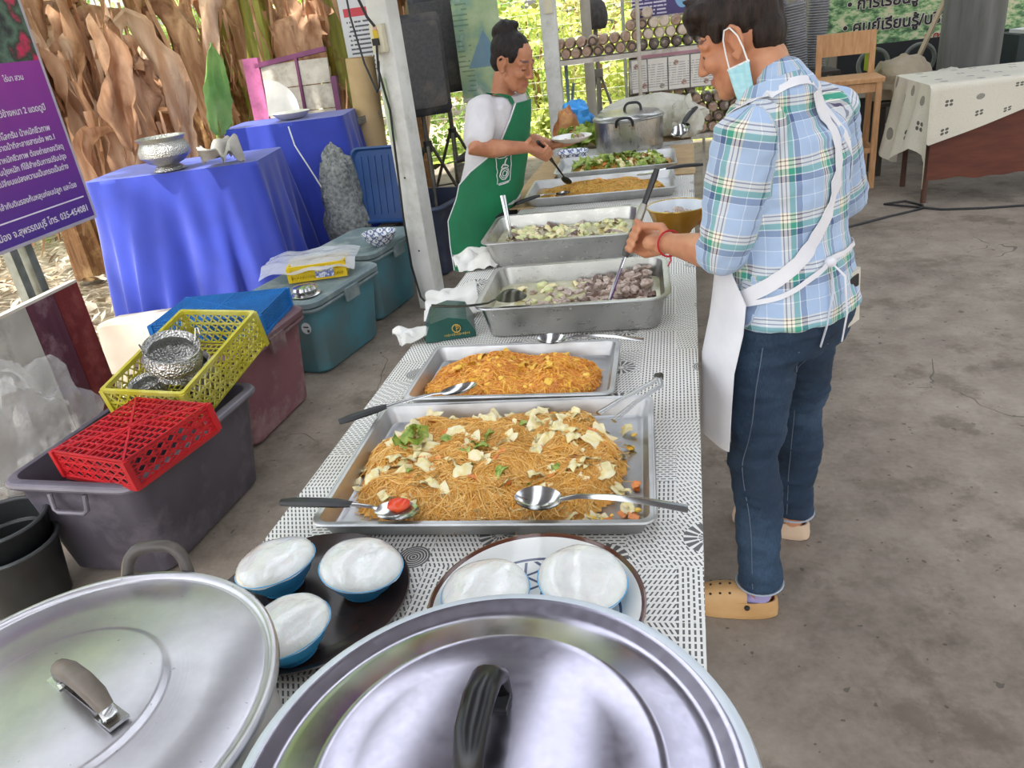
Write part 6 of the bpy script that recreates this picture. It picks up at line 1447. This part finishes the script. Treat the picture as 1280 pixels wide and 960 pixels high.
put('wrist_string', MB().tube([c_ + (e1 * math.cos(a) + e2 * math.sin(a)) * .0335 for a in (2 * PI * k / 28 for k in range(28))], .0028, 6, closed=True).tube([c_ + V((.0, -.03, -.018)), c_ + V((.002, -.036, -.035)), c_ + V((-.006, -.036, -.05))], .002, 5), REDS, t)
ph_ = put('phone', MB().rr([(0, .006, .036, .004), (.14, .006, .036, .004)], 3), mat('phone_cream', '#ded8c8', .4), None, (.482, 1.865, .80), R(6, 0, -42), 'cream phone sticking out of the back jeans pocket', 'phone')
put('camera_bump', MB().box((.0075, .0, .115), (.004, .04, .03)), BLKP, ph_)

# ------------------------------------------------------------------ woman at the left, serving
t = thing('person', 'woman with hair in a bun, white T-shirt and green apron holding a plate', 'person', (0, 0, 0))
fa = math.radians(-20); f = V((math.cos(fa), math.sin(fa), 0)); l = V((-math.sin(fa), math.cos(fa), 0))
HIP = V((-.765, 3.69, .86)); CH = V((-.665, 3.68, 1.16)); NK = V((-.635, 3.655, 1.285))
HM = Matrix.Translation((-.568, 3.635, 1.405)) @ Matrix.Rotation(math.radians(-24), 4, 'Z') @ Matrix.Rotation(math.radians(20), 4, 'Y') @ Matrix.Scale(1.0, 4)
shR, shL = V((-.715, 3.535, 1.235)), V((-.62, 3.80, 1.235))
elR, wrR, GR = V((-.735, 3.40, 1.085)), V((-.52, 3.50, 1.055)), V((-.455, 3.56, 1.02))
elL, wrL = V((-.60, 3.93, 1.03)), V((-.455, 3.88, .995))
sk = MB(); head_shape(sk, HM)
limb(sk, [NK + V((-.02, 0, -.05)), NK, HM @ V((-.03, 0, -.06))], [.062, .05, .05], 18)
sk.rings([body_ring(c, f, l, w, d) for c, w, d in ((CH + V((-.04, 0, -.2)), .11, .085), (CH, .13, .09), (CH + V((.02, 0, .07)), .11, .07), (NK, .055, .05))])
limb(sk, [shR, (shR + elR) / 2, elR, elR.lerp(wrR, .3), elR.lerp(wrR, .75), wrR], [.05, .046, .042, .042, .03, .025], 16)
limb(sk, [shL, (shL + elL) / 2, elL, elL.lerp(wrL, .3), wrL], [.05, .045, .04, .04, .025], 16)
SD = (V((-.385, 3.75, .845)) - V((-.47, 3.53, 1.06))).normalized()
grip_hand(sk, wrR, GR, -SD, .95, .011, 1)
open_hand(sk, wrL, V((.1, .02, .0)), V((0, 0, 1)), .95)
me = blob(sk, .0045, 2, .5, name='woman_body'); mark_face(me, HM)
put('body', me, skin_mat('skin_brown', '#a86c4e', '#ba7f5e', '#c68f70'), t)
hb = MB(); tell(hb, HM, (-.022, 0, .046), (.096, .08, .087), (0, 12, 0)); tell(hb, HM, (-.055, 0, .0), (.05, .066, .06)); tell(hb, HM, (-.06, 0, .122), (.05, .05, .042)); tell(hb, HM, (-.095, 0, .105), (.03, .04, .04)); tell(hb, HM, (-.035, .01, .15), (.025, .025, .018))
for s in (-1, 1): tlimb(hb, HM, [(.035, s * .066, .05), (.03, s * .068, .02)], [.018, .01])
me = blob(hb, .005, 2, .5, name='hair'); wrinkle(me, .003, 50, (1, 1, .4)); put('hair', me, hair_mat('hair_dark', '#14100f', '#2e2624', (1, 1, .3)), t)
sb = MB(); sb.rings([body_ring(c, f, l, w, d) for c, w, d in ((HIP + V((0, 0, -.08)), .175, .135), (HIP, .17, .13), (HIP.lerp(CH, .5), .155, .12), (CH, .165, .125), (CH + V((.02, 0, .07)), .165, .105), (CH + V((.035, -.005, .11)), .12, .085), (NK + V((-.01, 0, -.015)), .07, .07))])
limb(sb, [shR + l * .03, shR, shR.lerp(elR, .45), shR.lerp(elR, .72)], [.062, .068, .066, .066], 20); limb(sb, [shL + l * -.03, shL, shL.lerp(elL, .5)], [.062, .066, .064], 20)
me = blob(sb, .007, 3, .5, name='t_shirt'); wrinkle(me, .008, 15, (1, 1, .6), 2.); put('t_shirt', me, mat('tee_white', '#dcdadc', .85, col2='#cfccd0', vs=6), t); SB = bvh_of(me)
pb_ = MB(); pb_.rings([body_ring(c, f, l, w, d) for c, w, d in ((HIP + V((0, 0, -.16)), .15, .115), (HIP + V((0, 0, -.04)), .165, .125), (HIP + V((0, 0, .04)), .15, .11))])
for s in (-1, 1): limb(pb_, [HIP + l * (s * .085) + V((0, 0, -.1)), HIP + l * (s * .09) + V((0, 0, -.42)), HIP + l * (s * .09) + V((0, 0, -.79))], [.088, .065, .052], 18)
put('trousers', blob(pb_, .009, 3, name='trousers'), mat('dark_trousers', '#26262b', .8), t)
for s in (-1, 1): put('shoe', MB().ell(HIP + l * (s * .09) + f * .05 + V((0, 0, -.825)), (.12, .048, .035), 8, 14, Matrix.Rotation(fa, 3, 'Z')), mat('dark_trousers', ''), t)
GAP = mat('apron_green', '#0f7a4e', .7, col2='#0c6a44', vs=5, bump=.15, bs=30)
rs = []; edges = []
for zz, dg_, rd in ((1.24, 30, .118), (1.18, 38, .132), (1.10, 48, .145), (1.03, 66, .155), (.97, 92, .16), (.91, 112, .162), (.84, 118, .162), (.74, 116, .160), (.62, 114, .172), (.5, 112, .174)):
    c_ = HIP.lerp(CH, (zz - HIP.z) / (CH.z - HIP.z)) if zz > .86 else V((HIP.x - (.0 if zz > .8 else .06), HIP.y, 0)); c_ = V((c_.x, c_.y, zz))
    row = [c_ + f * (rd * math.cos(q)) + l * ((rd + .032) * math.sin(q)) for q in (math.radians(dg_) * (k / 18 - 1) for k in range(37))]
    edges.append((row[0], row[-1])); rs.append(row + [p + (p - c_).normalized() * .004 for p in reversed(row)])
g = MB().rings(rs); am = g.mesh('apron'); apron = put('apron', am, GAP, t); AB = bvh_of(am)
for k in (0, 1): put('apron_piping', MB().tube([e_[k] + (e_[k] - V((HIP.x, HIP.y, e_[k].z))).normalized() * .003 for e_ in edges], .0035, 6), WHC, apron)
put('neck_strap', ribbon([edges[0][0], edges[0][0] + V((-.03, -.01, .06)), NK + V((-.05, -.05, .03)), NK + V((-.07, .0, .04)), NK + V((-.04, .06, .02)), edges[0][1] + V((-.01, 0, .05)), edges[0][1]], SB, .026, .006), GAP, apron)
# emblem on the apron
EC = V((-.62, 3.50, .955))
def onap(u, v):   # local emblem coords to the apron face
    p = EC + V((.86, .5, 0)).normalized() * u + V((0, 0, v)); co, no, _, _ = AB.find_nearest(p); return co + no * .004
fr_ = [(-.045, -.06), (.045, -.06), (.045, .06), (-.045, .06), (-.045, -.06)]; P_ = []
for i in range(4):
    for k in range(6): P_.append(onap(fr_[i][0] + (fr_[i + 1][0] - fr_[i][0]) * k / 6, fr_[i][1] + (fr_[i + 1][1] - fr_[i][1]) * k / 6))
em = put('emblem_frame', MB().tube(P_, .0018, 5, closed=True), WHC, apron)
for r_ in (.03, .022, .013): put('emblem_ring', MB().tube([onap(r_ * math.cos(2 * PI * k / 22), -.018 + r_ * math.sin(2 * PI * k / 22)) for k in range(22)], .0018, 5, closed=True), WHC, em)
put('emblem_figure', MB().tube([onap(-.02, .015), onap(-.008, .03), onap(.0, .022), onap(.01, .04), onap(.02, .05)], .003, 6).tube([onap(.0, .022), onap(.016, .02), onap(.025, .012)], .003, 6), WHC, em)
put('emblem_caption', MB().tube([onap(-.036, -.066), onap(0, -.066), onap(.036, -.066)], .0022, 5), WHC, em)
# her plate and spoon
t = thing('held_plate', 'white plate of food in the hand of the woman in the green apron', 'plate', (-.355, 3.885, 1.0))
put('plate_body', MB().lathe([(.04, 0), (.045, 0), (.075, .012), (.098, .028), (.1, .03), (.096, .031), (.07, .016), (.001, .008)], 40, cap1=False), mat('plate_white', '#eceae6', .2, col2='#e2e0db'), t)
for k in range(12): put('food_piece', (LMP + CFL + GFLK)[k], None, t, (U(-.01, .05), U(-.03, .03), .02 + .003 * (k % 4)), (U(0, 1), U(0, 1), U(0, 6)), scale=.9)
spoon('serving_spoon', 'black spoon in the hand of the woman in the green apron', V((-.385, 3.75, .845)), V((-.475, 3.515, 1.075)), (.035, .025), m=mat('dark_ladle', ''), hmat=BLKP, hfrac=.5, hw=.006, arc=.0)
